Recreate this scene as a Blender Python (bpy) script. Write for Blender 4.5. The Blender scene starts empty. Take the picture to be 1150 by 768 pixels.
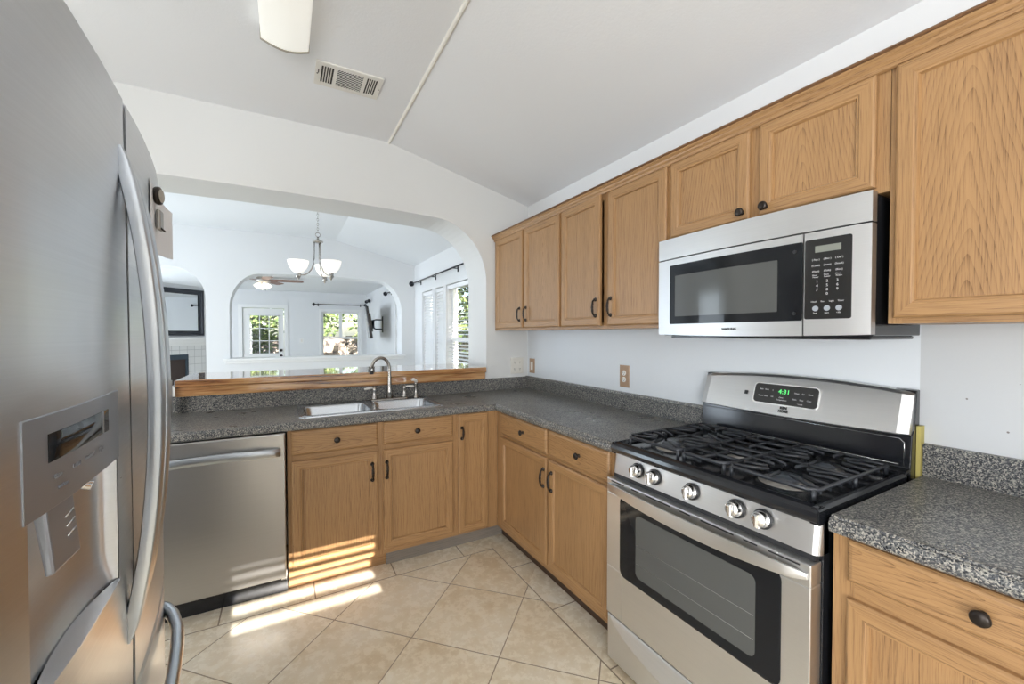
import bpy, bmesh, math, random
from math import radians as R, sin, cos, pi, sqrt
from mathutils import Vector, Matrix
random.seed(4)
S = bpy.context.scene
COL = S.collection

# ------------------------------------------------------------------ camera
cam = bpy.data.objects.new('camera', bpy.data.cameras.new('camera'))
COL.objects.link(cam)
cam.data.sensor_width = 36; cam.data.lens = 461.05/1150*36
cam.data.clip_start = 0.03; cam.data.clip_end = 200
cam.location = (0, 0, 1.3752)
cam.rotation_euler = (R(90-1.0974), 0, -R(29.014))
S.camera = cam
# ------------------------------------------------------------------ world, light, exposure
S.view_settings.view_transform = 'Standard'; S.view_settings.look = 'None'
S.view_settings.gamma = 1; S.view_settings.use_curve_mapping = False
S.view_settings.exposure = 0.20
w = bpy.data.worlds.new('world'); S.world = w; w.use_nodes = True
nt = w.node_tree; nt.nodes.clear()
sky = nt.nodes.new('ShaderNodeTexSky'); sky.sky_type = 'NISHITA'; sky.sun_disc = False
sky.sun_elevation = R(28); sky.sun_rotation = R(180); sky.altitude = 50; sky.air_density = 1; sky.dust_density = 1.5
bg = nt.nodes.new('ShaderNodeBackground'); bg.inputs[1].default_value = 0.30
wo = nt.nodes.new('ShaderNodeOutputWorld')
nt.links.new(sky.outputs[0], bg.inputs[0]); nt.links.new(bg.outputs[0], wo.inputs[0])

def sun(name, d, strength, ang, colr):
    l = bpy.data.lights.new(name, 'SUN'); l.energy = strength; l.angle = R(ang); l.color = colr
    o = bpy.data.objects.new(name, l); COL.objects.link(o)
    o.rotation_euler = Vector(d).to_track_quat('-Z', 'Y').to_euler(); o.location = (0, -8, 6)
def area(name, loc, d, sx, sy, power, colr):
    l = bpy.data.lights.new(name, 'AREA'); l.shape = 'RECTANGLE'; l.size = sx; l.size_y = sy
    l.energy = power; l.color = colr
    o = bpy.data.objects.new(name, l); COL.objects.link(o); o.location = loc
    o.rotation_euler = Vector(d).to_track_quat('-Z', 'Z').to_euler()
sun('sun', (-0.06, 1, -0.372), 24.0, 0.25, (1, .96, .90))
FILL_BLUE = (.74, .86, 1.0)
area('daylight_rear_door', (-1.45, -2.42, 1.15), (0.15, 1, 0.22), 1.5, 1.9, 112, (.95, .97, 1))  # added fill light for the kitchen, out of view behind the camera
area('daylight_side_door', (-2.52, 0.2, 1.15), (1, 0.1, 0.25), 1.5, 1.9, 72, (.95, .97, 1))  # second added kitchen fill, at the unseen left wall
area('daylight_dining_door', (-3.9, 5.0, 1.2), (1, 0, 0.25), 2.0, 2.1, 92, FILL_BLUE)  # added bluish fill for the dining room, hidden beyond the refrigerator
area('fill_living', (-3.5, 8.4, 1.35), (1, 0.1, 0.2), 1.9, 1.7, 100, FILL_BLUE)  # added bluish fill for the living room, out of view

# ------------------------------------------------------------------ materials
def mat(name, color, rough=.5, metal=0, **k):
    m = bpy.data.materials.new(name); m.use_nodes = True
    b = m.node_tree.nodes['Principled BSDF']
    b.inputs['Base Color'].default_value = (*color, 1); b.inputs['Roughness'].default_value = rough
    b.inputs['Metallic'].default_value = metal
    for kk, v in k.items(): b.inputs[kk.replace('_', ' ')].default_value = v
    return m
class N:
    def __init__(s, m): s.t = m.node_tree; s.b = s.t.nodes.get('Principled BSDF')
    def n(s, typ, **k):
        x = s.t.nodes.new('ShaderNode'+typ)
        for kk, v in k.items(): setattr(x, kk, v)
        return x
    def l(s, a, b): s.t.links.new(a, b)
    def m(s, op, a, b=None, c=None):
        x = s.n('Math', operation=op)
        for i, v in enumerate((a, b, c)):
            if v is None: continue
            if isinstance(v, (int, float)): x.inputs[i].default_value = v
            else: s.l(v, x.inputs[i])
        return x.outputs[0]
    def ramp(s, f, stops):
        x = s.n('ValToRGB'); e = x.color_ramp.elements
        while len(e) < len(stops): e.new(.5)
        for i, (p, c) in enumerate(stops): e[i].position = p; e[i].color = (*c, 1)
        s.l(f, x.inputs[0]); return x.outputs[0]
    def noise(s, vec, scale, detail=2, rough=.5, dist=0):
        x = s.n('TexNoise'); x.inputs['Scale'].default_value = scale; x.inputs['Detail'].default_value = detail
        x.inputs['Roughness'].default_value = rough; x.inputs['Distortion'].default_value = dist
        if vec is not None: s.l(vec, x.inputs['Vector'])
        return x.outputs[0]
    def xyz(s):
        tc = s.n('TexCoord'); sp = s.n('SeparateXYZ'); s.l(tc.outputs['Object'], sp.inputs[0])
        return tc.outputs['Object'], sp.outputs
    def comb(s, x, y, z):
        c = s.n('CombineXYZ')
        for i, v in enumerate((x, y, z)):
            if isinstance(v, (int, float)): c.inputs[i].default_value = v
            else: s.l(v, c.inputs[i])
        return c.outputs[0]
    def mix(s, f, a, b, blend='MIX'):
        x = s.n('Mix', data_type='RGBA', blend_type=blend)
        for i, v in ((0, f), (6, a), (7, b)):
            if isinstance(v, (int, float)): x.inputs[i].default_value = v
            elif isinstance(v, tuple): x.inputs[i].default_value = (*v, 1)
            else: s.l(v, x.inputs[i])
        return x.outputs[2]
    def bump(s, h, strength, dist=.002):
        x = s.n('Bump'); x.inputs['Strength'].default_value = strength; x.inputs['Distance'].default_value = dist
        s.l(h, x.inputs['Height']); s.l(x.outputs[0], s.b.inputs['Normal'])

def oak(name, along, curve, shift=0, dark=(.13, .060, .023), light=(.41, .235, .103), seam=1.0):
    m = mat(name, light, .38); g = N(m); o, a = g.xyz()
    oi = g.n('ObjectInfo').outputs['Random']
    L = {'z': a[2], 'x': a[0], 'y': a[1]}[along]
    C = g.m('ADD', a[0], a[1]) if along == 'z' else a[2]
    off = g.m('MULTIPLY', oi, 37.0)
    lo = g.m('ADD', L, off)
    n1 = g.noise(g.comb(g.m('MULTIPLY', lo, 1.6), g.m('MULTIPLY', C, 7.0), off), 1.0, 2, .5)
    n4 = g.noise(g.comb(g.m('MULTIPLY', lo, 9.0), g.m('MULTIPLY', C, 34.0), off), 1.0, 2, .5)
    if curve:
        cs = g.m('SUBTRACT', C, shift if shift else g.m('MULTIPLY', g.m('SUBTRACT', oi, .5), .08))
        c2 = g.m('SQRT', g.m('ADD', g.m('MULTIPLY', g.m('MULTIPLY', cs, cs), curve), .0035))
        f = g.m('ADD', g.m('ADD', g.m('MULTIPLY', lo, .85), c2), g.m('ADD', g.m('MULTIPLY', n1, .17), g.m('MULTIPLY', n4, .045)))
        band = g.m('FRACT', g.m('MULTIPLY', f, 17.0))
    else:
        f = g.m('ADD', g.m('MULTIPLY', C, 16.0), g.m('ADD', g.m('MULTIPLY', n1, 1.6), g.m('MULTIPLY', n4, .12)))
        band = g.m('FRACT', g.m('MULTIPLY', f, 4.5))
    band = g.m('POWER', band, 3.2)
    v2 = g.comb(g.m('MULTIPLY', lo, 9.0), g.m('MULTIPLY', C, 420.0), g.m('MULTIPLY', g.m('SUBTRACT', a[1], a[0]) if along == 'z' else a[1], 20.0))
    fine = g.noise(v2, 1.0, 3, .65)
    mid = g.noise(g.comb(g.m('MULTIPLY', lo, 1.5), g.m('MULTIPLY', C, 16.0), off), 1.0, 3, .6)
    pore = g.m('MULTIPLY', g.m('GREATER_THAN', fine, .56), .16)
    bk = .27 if curve else .20
    t = g.m('ADD', g.m('ADD', g.m('MULTIPLY', g.m('MULTIPLY', band, g.m('ADD', .45, fine)), bk), g.m('MULTIPLY', fine, .42)), g.m('ADD', g.m('MULTIPLY', mid, .40), pore))
    c = g.ramp(t, [(.28, light), (.60, tuple((x*.66+y*.34) for x, y in zip(light, dark))), (.95, dark)])
    g.l(c, g.b.inputs['Base Color']); g.bump(fine, .10, .001)
    g.l(g.m('ADD', .28, g.m('MULTIPLY', fine, .18)), g.b.inputs['Roughness'])
    return m
OAKV = oak('oak_vertical', 'z', 0); OAKX = oak('oak_horizontal', 'x', 0); OAKY = oak('oak_depth', 'y', 0)
OAKC = oak('oak_cathedral', 'z', 26.0); OAKW = oak('oak_wide_cathedral', 'z', 24.0, -.085); OAKD = oak('oak_drawer', 'x', 30.0)
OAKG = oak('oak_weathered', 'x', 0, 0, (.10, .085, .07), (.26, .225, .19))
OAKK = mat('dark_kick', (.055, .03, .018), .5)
BARW = mat('bar_wood', (.4, .2, .08), .12); g = N(BARW); o, a = g.xyz()
n1 = g.noise(g.comb(g.m('MULTIPLY', a[0], 2.2), g.m('MULTIPLY', a[1], 30), g.m('MULTIPLY', a[2], 55)), 1, 4, .6, .3)
n2 = g.noise(g.comb(g.m('MULTIPLY', a[0], 9), g.m('MULTIPLY', a[1], 200), g.m('MULTIPLY', a[2], 400)), 1, 3, .6)
g.l(g.ramp(g.m('ADD', g.m('MULTIPLY', n1, .8), g.m('MULTIPLY', n2, .2)), [(.33, (.07, .025, .012)), (.42, (.28, .115, .04)), (.52, (.50, .26, .10)), (.66, (.62, .38, .17))]), g.b.inputs['Base Color'])
BARW.node_tree.nodes['Principled BSDF'].inputs['Coat Weight'].default_value = 1.0
BARW.node_tree.nodes['Principled BSDF'].inputs['Coat IOR'].default_value = 2.0
BARW.node_tree.nodes['Principled BSDF'].inputs['Coat Roughness'].default_value = .03

def paint(name, c, bump=.25, scale=160):
    m = mat(name, c, .75); g = N(m); o, a = g.xyz(); g.bump(g.noise(o, scale, 3, .6), bump, .0015); return m
WALL = paint('wall_paint', (.77, .775, .78)); WALLK = paint('wall_paint_kitchen', (.70, .705, .695))
CEIL = paint('ceiling_paint', (.80, .815, .835), .5, 90); TRIM = mat('white_trim', (.84, .84, .83), .4)
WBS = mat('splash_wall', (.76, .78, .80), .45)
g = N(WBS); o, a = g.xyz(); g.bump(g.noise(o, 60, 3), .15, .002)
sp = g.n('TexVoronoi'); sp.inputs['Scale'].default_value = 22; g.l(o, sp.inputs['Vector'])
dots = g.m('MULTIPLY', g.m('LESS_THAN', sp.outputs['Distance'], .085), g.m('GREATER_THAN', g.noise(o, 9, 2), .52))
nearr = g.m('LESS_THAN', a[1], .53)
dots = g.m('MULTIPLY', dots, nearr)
g.l(g.mix(dots, g.mix(nearr, (.73, .765, .80), (.57, .585, .60)), (.2, .18, .17)), g.b.inputs['Base Color'])  # bluish cast of the daylight is put into this wall colour

# granite laminate
GRAN = mat('granite_laminate', (.1, .1, .11), .28); g = N(GRAN); o, a = g.xyz()
v = g.n('TexVoronoi'); v.inputs['Scale'].default_value = 330; g.l(o, v.inputs['Vector'])
hs = g.n('SeparateColor'); g.l(v.outputs['Color'], hs.inputs[0])
n = g.noise(o, 130, 4, .7)
t = g.m('ADD', g.m('MULTIPLY', hs.outputs[0], .55), g.m('MULTIPLY', n, .5))
g.l(g.ramp(t, [(.26, (.014, .016, .02)), (.42, (.055, .06, .07)), (.58, (.16, .16, .155)), (.8, (.46, .43, .37))]), g.b.inputs['Base Color'])
g.l(g.m('ADD', .2, g.m('MULTIPLY', g.noise(o, 6, 3), .22)), g.b.inputs['Roughness'])

# floor tile
TILE = mat('floor_tile', (.6, .5, .36), .3); g = N(TILE); o, a = g.xyz(); X, Y = a[0], a[1]
def near(val, period, off, half):      # 1 near a grid line
    q = g.m('DIVIDE', g.m('SUBTRACT', val, off), period)
    fr = g.m('ABSOLUTE', g.m('SUBTRACT', q, g.m('ROUND', q)))
    return g.m('LESS_THAN', g.m('MULTIPLY', fr, period), half)
PD = .589
d1 = near(g.m('ADD', X, Y), PD, 2.318, .0036); d2 = near(g.m('SUBTRACT', Y, X), PD, 1.333, .0036)
diag = g.m('MAXIMUM', d1, d2)
bY = g.m('GREATER_THAN', Y, 2.343); bX = g.m('GREATER_THAN', X, 1.157); bord = g.m('MAXIMUM', bY, bX)
tickx = g.m('MULTIPLY', near(X, .416, .13, .0032), bY)
ticky = g.m('MULTIPLY', near(Y, .416, 2.087, .0032), g.m('MULTIPLY', bX, g.m('SUBTRACT', 1, bY)))
eY = g.m('MULTIPLY', g.m('LESS_THAN', g.m('ABSOLUTE', g.m('SUBTRACT', Y, 2.343)), .0032), g.m('LESS_THAN', X, 1.16))
eX = g.m('MULTIPLY', g.m('LESS_THAN', g.m('ABSOLUTE', g.m('SUBTRACT', X, 1.157)), .0032), g.m('LESS_THAN', Y, 2.346))
lines = g.m('MAXIMUM', g.m('MULTIPLY', diag, g.m('SUBTRACT', 1, bord)), g.m('MAXIMUM', g.m('MAXIMUM', tickx, ticky), g.m('MAXIMUM', eX, eY)))
ia = g.m('ROUND', g.m('SUBTRACT', g.m('DIVIDE', g.m('SUBTRACT', g.m('ADD', X, Y), 2.318), PD), .5))
ib = g.m('ROUND', g.m('SUBTRACT', g.m('DIVIDE', g.m('SUBTRACT', g.m('SUBTRACT', Y, X), 1.333), PD), .5))
wn = g.n('TexWhiteNoise'); g.l(g.comb(ia, ib, 0), wn.inputs['Vector'])
off = g.comb(g.m('ADD', X, g.m('MULTIPLY', wn.outputs[0], 9)), Y, g.m('MULTIPLY', wn.outputs[0], 5))
n1 = g.noise(off, 3.0, 5, .62); n2 = g.noise(off, 22, 5, .7)
t = g.m('ADD', g.m('ADD', g.m('MULTIPLY', n1, .62), g.m('MULTIPLY', n2, .38)), g.m('MULTIPLY', g.m('SUBTRACT', wn.outputs[0], .5), .10))
c = g.ramp(t, [(.33, (.64, .51, .34)), (.45, (.76, .655, .49)), (.58, (.82, .745, .61)), (.75, (.85, .80, .70))])
g.l(g.mix(lines, c, (.25, .19, .13)), g.b.inputs['Base Color'])
g.l(g.m('ADD', g.m('ADD', .17, g.m('MULTIPLY', n2, .2)), g.m('MULTIPLY', lines, .4)), g.b.inputs['Roughness'])
g.bump(g.m('ADD', g.m('MULTIPLY', g.m('SUBTRACT', 1, lines), 1.0), g.m('MULTIPLY', n1, .5)), .3, .002)

def steel(name, c, r0, r1, ax, aniso=.5):
    m = mat(name, c, .3, 1.0); g = N(m); o, a = g.xyz()
    k = [1.5, 1.5, 1.5]
    for i in range(3):
        if 'xyz'[i] not in ax: k[i] = 380
    v = g.comb(*[g.m('MULTIPLY', a[i], k[i]) for i in range(3)])
    n = g.noise(v, 1, 2, .6); sm = g.noise(o, 7, 4, .6)
    g.l(g.m('ADD', r0, g.m('MULTIPLY', g.m('ADD', g.m('MULTIPLY', n, .5), g.m('MULTIPLY', sm, .5)), r1-r0)), g.b.inputs['Roughness'])
    g.l(g.mix(g.m('MULTIPLY', n, .22), c, tuple(x*.6 for x in c)), g.b.inputs['Base Color'])
    g.bump(n, .02, .001)
    return m
SSD = steel('dishwasher_steel_dimmed', (.53, .515, .50), .24, .40, 'xy')  # steel colour darkened to stand in for dark surroundings reflected in it
SS = steel('brushed_steel', (.70, .695, .69), .28, .48, 'xy'); SSF = steel('fridge_steel', (.66, .67, .69), .22, .40, 'xy')
SSP = mat('dispenser_panel_grey', (.36, .38, .42), .38, .85)
SSH = mat('handle_steel', (.54, .575, .62), .30, 1.0); CHR = mat('chrome', (.8, .8, .8), .12, 1.0)
NICK = mat('brushed_nickel', (.42, .40, .375), .27, 1.0); SINKS = mat('sink_steel', (.50, .53, .57), .20, 1.0)
BLK = mat('black_enamel', (.012, .013, .016), .12); BLKM = mat('black_plastic', (.02, .02, .022), .4)
IRON = mat('cast_iron', (.035, .038, .045), .28); BRZ = mat('dark_bronze', (.035, .028, .024), .32, .7)
CAPM = mat('burner_cap', (.06, .07, .085), .3); ALU = mat('burner_aluminium', (.45, .44, .42), .45, .9)
GLS = mat('dark_glass', (.010, .011, .013), .06, 0, Specular_IOR_Level=.25); GLS2 = mat('window_mesh_glass', (.085, .088, .085), .10, 0, Specular_IOR_Level=.4)
DISP = mat('display_black', (.02, .02, .02), .12); LET = mat('white_print', (.6, .6, .6), .5)
LCD = mat('lcd_grey', (.22, .23, .2), .3); LETD = mat('black_print', (.03, .03, .03), .5)
GRN = mat('green_digits', (.05, .5, .1), .5); b = GRN.node_tree.nodes['Principled BSDF']; b.inputs['Emission Color'].default_value = (.15, .9, .25, 1); b.inputs['Emission Strength'].default_value = .9
LBG = mat('soft_grey_print', (.22, .23, .25), .5)
SIDE = mat('fridge_side', (.18, .18, .19), .5, .3); RUB = mat('gasket', (.05, .05, .055), .7)
PLATEW = mat('plate_ivory', (.72, .70, .64), .4); PLATEB = mat('plate_tan', (.40, .26, .16), .35); SOCK = mat('socket_white', (.8, .77, .72), .35); HOLE = mat('socket_slot', (.03, .03, .03), .6)
YEL = mat('yellow_filler', (.50, .42, .13), .7)
DARKF = mat('dark_frame', (.025, .028, .035), .3); MIRR = mat('mirror_glass', (.85, .87, .88), .02, 1.0)
ROD = mat('dark_rod', (.03, .03, .035), .35, .6); TVB = mat('tv_black', (.02, .022, .025), .2)
TILEW = mat('surround_tile', (.66, .66, .65), .3)
g = N(TILEW); o, a = g.xyz(); br = g.n('TexBrick'); br.offset = 0; br.inputs['Scale'].default_value = 1
br.inputs['Brick Width'].default_value = .15; br.inputs['Row Height'].default_value = .15; br.inputs['Mortar Size'].default_value = .004
br.inputs['Color1'].default_value = (.72, .72, .71, 1); br.inputs['Color2'].default_value = (.66, .66, .65, 1); br.inputs['Mortar'].default_value = (.42, .42, .42, 1)
g.l(g.comb(a[0], a[2], 0), br.inputs['Vector']); g.l(br.outputs[0], g.b.inputs['Base Color'])
FANW = mat('fan_blade_wood', (.22, .11, .08), .4)
def emis(name, c, e, s):
    m = mat(name, c, .4); b = m.node_tree.nodes['Principled BSDF']
    b.inputs['Emission Color'].default_value = (*e, 1); b.inputs['Emission Strength'].default_value = s; return m
LAMP = emis('ceiling_lens', (.9, .9, .86), (1, .97, .88), .42)
SHADE = emis('glass_shade', (.9, .88, .84), (1, .94, .84), .55)
FSHADE = emis('fan_shade', (.9, .88, .84), (1, .90, .75), 1.6)
BLIND = mat('blind_slat', (.88, .88, .88), .45)
BLINDT = mat('blind_slat_lit', (.9, .9, .9), .45); 
for mm in (BLINDT,):
    mm.node_tree.nodes['Principled BSDF'].inputs['Transmission Weight'].default_value = .0
PANE = bpy.data.materials.new('window_glass'); PANE.use_nodes = True
t_ = PANE.node_tree; t_.nodes.clear(); g1 = t_.nodes.new('ShaderNodeBsdfTransparent'); g2 = t_.nodes.new('ShaderNodeBsdfGlossy'); g2.inputs['Roughness'].default_value = .02
mx = t_.nodes.new('ShaderNodeMixShader'); mx.inputs[0].default_value = .05; oo = t_.nodes.new('ShaderNodeOutputMaterial')
t_.links.new(g1.outputs[0], mx.inputs[1]); t_.links.new(g2.outputs[0], mx.inputs[2]); t_.links.new(mx.outputs[0], oo.inputs[0])
LEAF = mat('leaves', (.10, .16, .04), .7); g = N(LEAF); o, a = g.xyz()
g.l(g.ramp(g.noise(o, 7, 6, .75), [(.35, (.015, .03, .01)), (.5, (.10, .16, .04)), (.62, (.30, .34, .12)), (.75, (.62, .58, .42))]), g.b.inputs['Base Color'])
STONE = mat('stone_fence', (.3, .26, .22), .9); g = N(STONE); o, a = g.xyz()
v = g.n('TexVoronoi'); v.inputs['Scale'].default_value = 6; g.l(o, v.inputs['Vector'])
g.l(g.ramp(v.outputs['Distance'], [(.1, (.42, .36, .30)), (.5, (.24, .20, .16)), (.75, (.05, .04, .035))]), g.b.inputs['Base Color'])
GRASS = mat('lawn', (.12, .14, .05), .95)

# ------------------------------------------------------------------ mesh helpers
class MB:
    def __init__(s): s.bm = bmesh.new()
    def quadbox(s, V, mi=0):
        vs = [s.bm.verts.new(v) for v in V]
        for f in ((3, 2, 1, 0), (4, 5, 6, 7), (0, 1, 5, 4), (1, 2, 6, 5), (2, 3, 7, 6), (3, 0, 4, 7)):
            s.bm.faces.new([vs[i] for i in f]).material_index = mi
    def box(s, x0, x1, y0, y1, z0, z1, mi=0):
        s.quadbox([(x0, y0, z0), (x1, y0, z0), (x1, y1, z0), (x0, y1, z0), (x0, y0, z1), (x1, y0, z1), (x1, y1, z1), (x0, y1, z1)], mi); return s
    def rings(s, rings, close=True, cap=True, mi=0, smooth=True, loop=False):
        R_ = [[s.bm.verts.new(p) for p in r] for r in rings]; n = len(R_[0])
        m = len(R_)
        for i in range(m if loop else m-1):
            A, B = R_[i], R_[(i+1) % m]
            for j in range(n if close else n-1):
                f = s.bm.faces.new((A[j], A[(j+1) % n], B[(j+1) % n], B[j])); f.material_index = mi; f.smooth = smooth
        if cap and not loop and close:
            for r, rev in ((R_[0], True), (R_[-1], False)):
                try:
                    f = s.bm.faces.new(list(reversed(r)) if rev else r); f.material_index = mi
                except ValueError: pass
        return s
    def tube(s, pts, r, n=10, mi=0, ry=None, up=(0, 0, 1), loop=False, rads=None):
        pts = [Vector(p) for p in pts]; rs = []
        for i, p in enumerate(pts):
            if loop: t = pts[(i+1) % len(pts)]-pts[i-1]
            else: t = pts[min(i+1, len(pts)-1)]-pts[max(i-1, 0)]
            t.normalize(); u = Vector(up)
            if abs(t.dot(u)) > .98: u = Vector((1, 0, 0)) if abs(t.x) < .9 else Vector((0, 1, 0))
            a = t.cross(u).normalized(); b2 = a.cross(t).normalized()
            k = rads[i] if rads else 1
            rs.append([p + a*(r*k*cos(q)) + b2*((ry or r)*k*sin(q)) for q in [2*pi*j/n for j in range(n)]])
        return s.rings(rs, mi=mi, loop=loop)
    def lathe(s, c, axis, prof, n=20, mi=0):
        # prof: (distance along axis, radius)
        c = Vector(c); ax = Vector(axis).normalized(); u = ax.orthogonal().normalized(); v = ax.cross(u)
        rs = [[c+ax*h+u*(max(r, 1e-4)*cos(2*pi*j/n))+v*(max(r, 1e-4)*sin(2*pi*j/n)) for j in range(n)] for h, r in prof]
        return s.rings(rs, mi=mi)
    def prism(s, poly, a, b, plane='xz', mi=0, smooth=False):
        def P(p, q):
            return {'xz': (p[0], q, p[1]), 'xy': (p[0], p[1], q), 'yz': (q, p[0], p[1])}[plane]
        A = [s.bm.verts.new(P(p, a)) for p in poly]; B = [s.bm.verts.new(P(p, b)) for p in poly]
        n = len(poly)
        for j in range(n):
            f = s.bm.faces.new((A[j], A[(j+1) % n], B[(j+1) % n], B[j])); f.material_index = mi; f.smooth = smooth
        for f in (s.bm.faces.new(A), s.bm.faces.new(list(reversed(B)))): f.material_index = mi
        return s
    def slab(s, x0, x1, z0, z1, yf, yb, c, mi=0):     # front facing -y with a chamfered rim
        s.rings([[(x0, yb, z0), (x1, yb, z0), (x1, yb, z1), (x0, yb, z1)],
                 [(x0, yf+c, z0), (x1, yf+c, z0), (x1, yf+c, z1), (x0, yf+c, z1)],
                 [(x0+c*.7, yf+c*.25, z0+c*.7), (x1-c*.7, yf+c*.25, z0+c*.7), (x1-c*.7, yf+c*.25, z1-c*.7), (x0+c*.7, yf+c*.25, z1-c*.7)],
                 [(x0+c*1.4, yf, z0+c*1.4), (x1-c*1.4, yf, z0+c*1.4), (x1-c*1.4, yf, z1-c*1.4), (x0+c*1.4, yf, z1-c*1.4)]], smooth=False, mi=mi)
        return s
    def obj(s, name, mats, parent=None, origin=None, bevel=0, recalc=True, smooth=False):
        if recalc: bmesh.ops.recalc_face_normals(s.bm, faces=s.bm.faces[:])
        if origin is not None: bmesh.ops.translate(s.bm, verts=s.bm.verts[:], vec=-Vector(origin))
        if smooth:
            for f in s.bm.faces: f.smooth = True
        me = bpy.data.meshes.new(name); s.bm.to_mesh(me); s.bm.free()
        for m in (mats if isinstance(mats, (list, tuple)) else [mats]): me.materials.append(m)
        o = bpy.data.objects.new(name, me); COL.objects.link(o)
        if origin is not None: o.location = origin
        if parent: o.parent = parent
        if bevel:
            md = o.modifiers.new('bevel', 'BEVEL'); md.width = bevel; md.segments = 2; md.limit_method = 'ANGLE'; md.angle_limit = R(40)
        return o
def thing(name, label, cat, loc=(0, 0, 0), rz=0, group=None):
    o = bpy.data.objects.new(name, None); o.empty_display_size = .1; COL.objects.link(o); o.location = loc; o.rotation_euler = (0, 0, rz)
    return tag(o, label, cat, group)
def tag(o, label, cat, group=None, kind=None):
    o['label'] = label; o['category'] = cat
    if group: o['group'] = group
    if kind: o['kind'] = kind
    return o
def struct(name, mb, m, label=None, **k):
    o = mb.obj(name, m, **k); o['kind'] = 'structure'
    if label: o['label'] = label
    return o
def copy_tree(o, parent=None):
    c = o.copy(); COL.objects.link(c)
    if parent: c.parent = parent
    for ch in [x for x in bpy.data.objects if x.parent == o]: copy_tree(ch, c)
    return c
def text(name, s, size, m, parent, loc, rot, align='CENTER', ext=.0004, bold=0):
    cu = bpy.data.curves.new(name, 'FONT'); cu.body = s; cu.size = size; cu.extrude = ext; cu.align_x = align; cu.align_y = 'CENTER'; cu.resolution_u = 3; cu.offset = bold
    t = bpy.data.objects.new(name, cu); COL.objects.link(t)
    bpy.context.view_layer.update()
    me = bpy.data.meshes.new_from_object(t.evaluated_get(bpy.context.evaluated_depsgraph_get()))
    bpy.data.objects.remove(t); me.materials.clear(); me.materials.append(m)
    o = bpy.data.objects.new(name, me); COL.objects.link(o); o.parent = parent; o.location = loc; o.rotation_euler = rot
    return o
FR = (R(90), 0, 0)      # text that faces local -y

# ------------------------------------------------------------------ room constants
XR, YB, YBB = 1.838, 3.033, 3.40
YD, YDB, YL = 6.55, 6.84, 11.0
def zc(x): return 2.752 if x <= .672 else 2.752-(x-.672)*(2.752-2.466)/(1.838-.672)
def wall_holes(mb, axis, a0, a1, z0, z1, t0, t1, holes):
    """wall in the plane across <axis>; holes = (a_lo, a_hi, z_lo, z_hi)"""
    As = sorted({a0, a1, *[h[0] for h in holes], *[h[1] for h in holes]}); Zs = sorted({z0, z1, *[h[2] for h in holes], *[h[3] for h in holes]})
    for i in range(len(As)-1):
        for j in range(len(Zs)-1):
            ca, cz = (As[i]+As[i+1])/2, (Zs[j]+Zs[j+1])/2
            if any(h[0] < ca < h[1] and h[2] < cz < h[3] for h in holes): continue
            if axis == 'x': mb.box(t0, t1, As[i], As[i+1], Zs[j], Zs[j+1])
            else: mb.box(As[i], As[i+1], t0, t1, Zs[j], Zs[j+1])
    return mb
def arch_wall(mb, xs, y0, y1, zb, zt):
    """columns between zb(x) and zt(x)"""
    for a, b in zip(xs[:-1], xs[1:]):
        e = 1e-5
        za, zbb, ta, tb = zb(a+e), zb(b-e), zt(a), zt(b)
        mb.quadbox([(a, y0, za), (b, y0, zbb), (b, y1, zbb), (a, y1, za), (a, y0, ta), (b, y0, tb), (b, y1, tb), (a, y1, ta)])
def lin(a, b, n): return [a+(b-a)*i/n for i in range(n+1)]
def arch_top(xa, xb, zspring, zshoulder, rise, rx):
    """flattened arch: corners as quarter ellipses of width rx, gentle crown between"""
    def f(x):
        crown = zshoulder+rise*(1-((x-(xa+xb)/2)/((xb-xa)/2))**2)
        d = min(x-xa, xb-x)
        if d < rx:
            q = 1-d/rx; return zspring+(crown-zspring)*sqrt(max(0, 1-q*q))
        return crown
    return f
def arch_xs(xa, xb, rx, n=16, m=14):
    return [xa+rx*(1-cos(pi/2*i/n)) for i in range(n)]+lin(xa+rx, xb-rx, m)+[xb-rx*(1-cos(pi/2*(n-i)/n)) for i in range(1, n+1)]

# floor, ceilings
mb = MB(); mb.box(-4.2, 2.1, -2.7, 11.2, -.1, 0); struct('floor', mb, TILE)
mb = MB(); arch_wall(mb, [-4.2, .672, 2.05], -2.7, YDB-.05, zc, lambda x: zc(x)+.12); struct('ceiling', mb, CEIL)
mb = MB(); mb.box(-4.2, 2.05, YDB-.1, 11.2, 2.385, 2.5); struct('ceiling_living', mb, CEIL)
mb = MB(); mb.prism([(.662, 2.752), (.682, 2.752), (.681, 2.744), (.674, 2.740), (.667, 2.742)], -2.5, YB, 'xz'); struct('trim_1', mb, mat('seam_paint', (.80, .78, .71), .6), 'raised seam line along the kitchen ceiling ridge')

# right wall with dining windows, living window
DW = [(5.64, 6.13, .55, 2.01), (5.175, 5.54, .55, 2.01), (3.75, 5.08, .55, 2.01)]
LW = [(7.0, 7.86, .9, 1.98)]
mb = MB(); wall_holes(mb, 'x', -2.7, 11.2, 0, 2.75, XR, XR+.16, DW+LW); struct('wall_right', mb, WALL)
# smooth daylight-tinted splash zone of the kitchen's right wall
mb = MB(); mb.box(XR-.002, XR, -1.2, YB, .9, 1.41); struct('wall_right_splash', mb, WBS)
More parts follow.
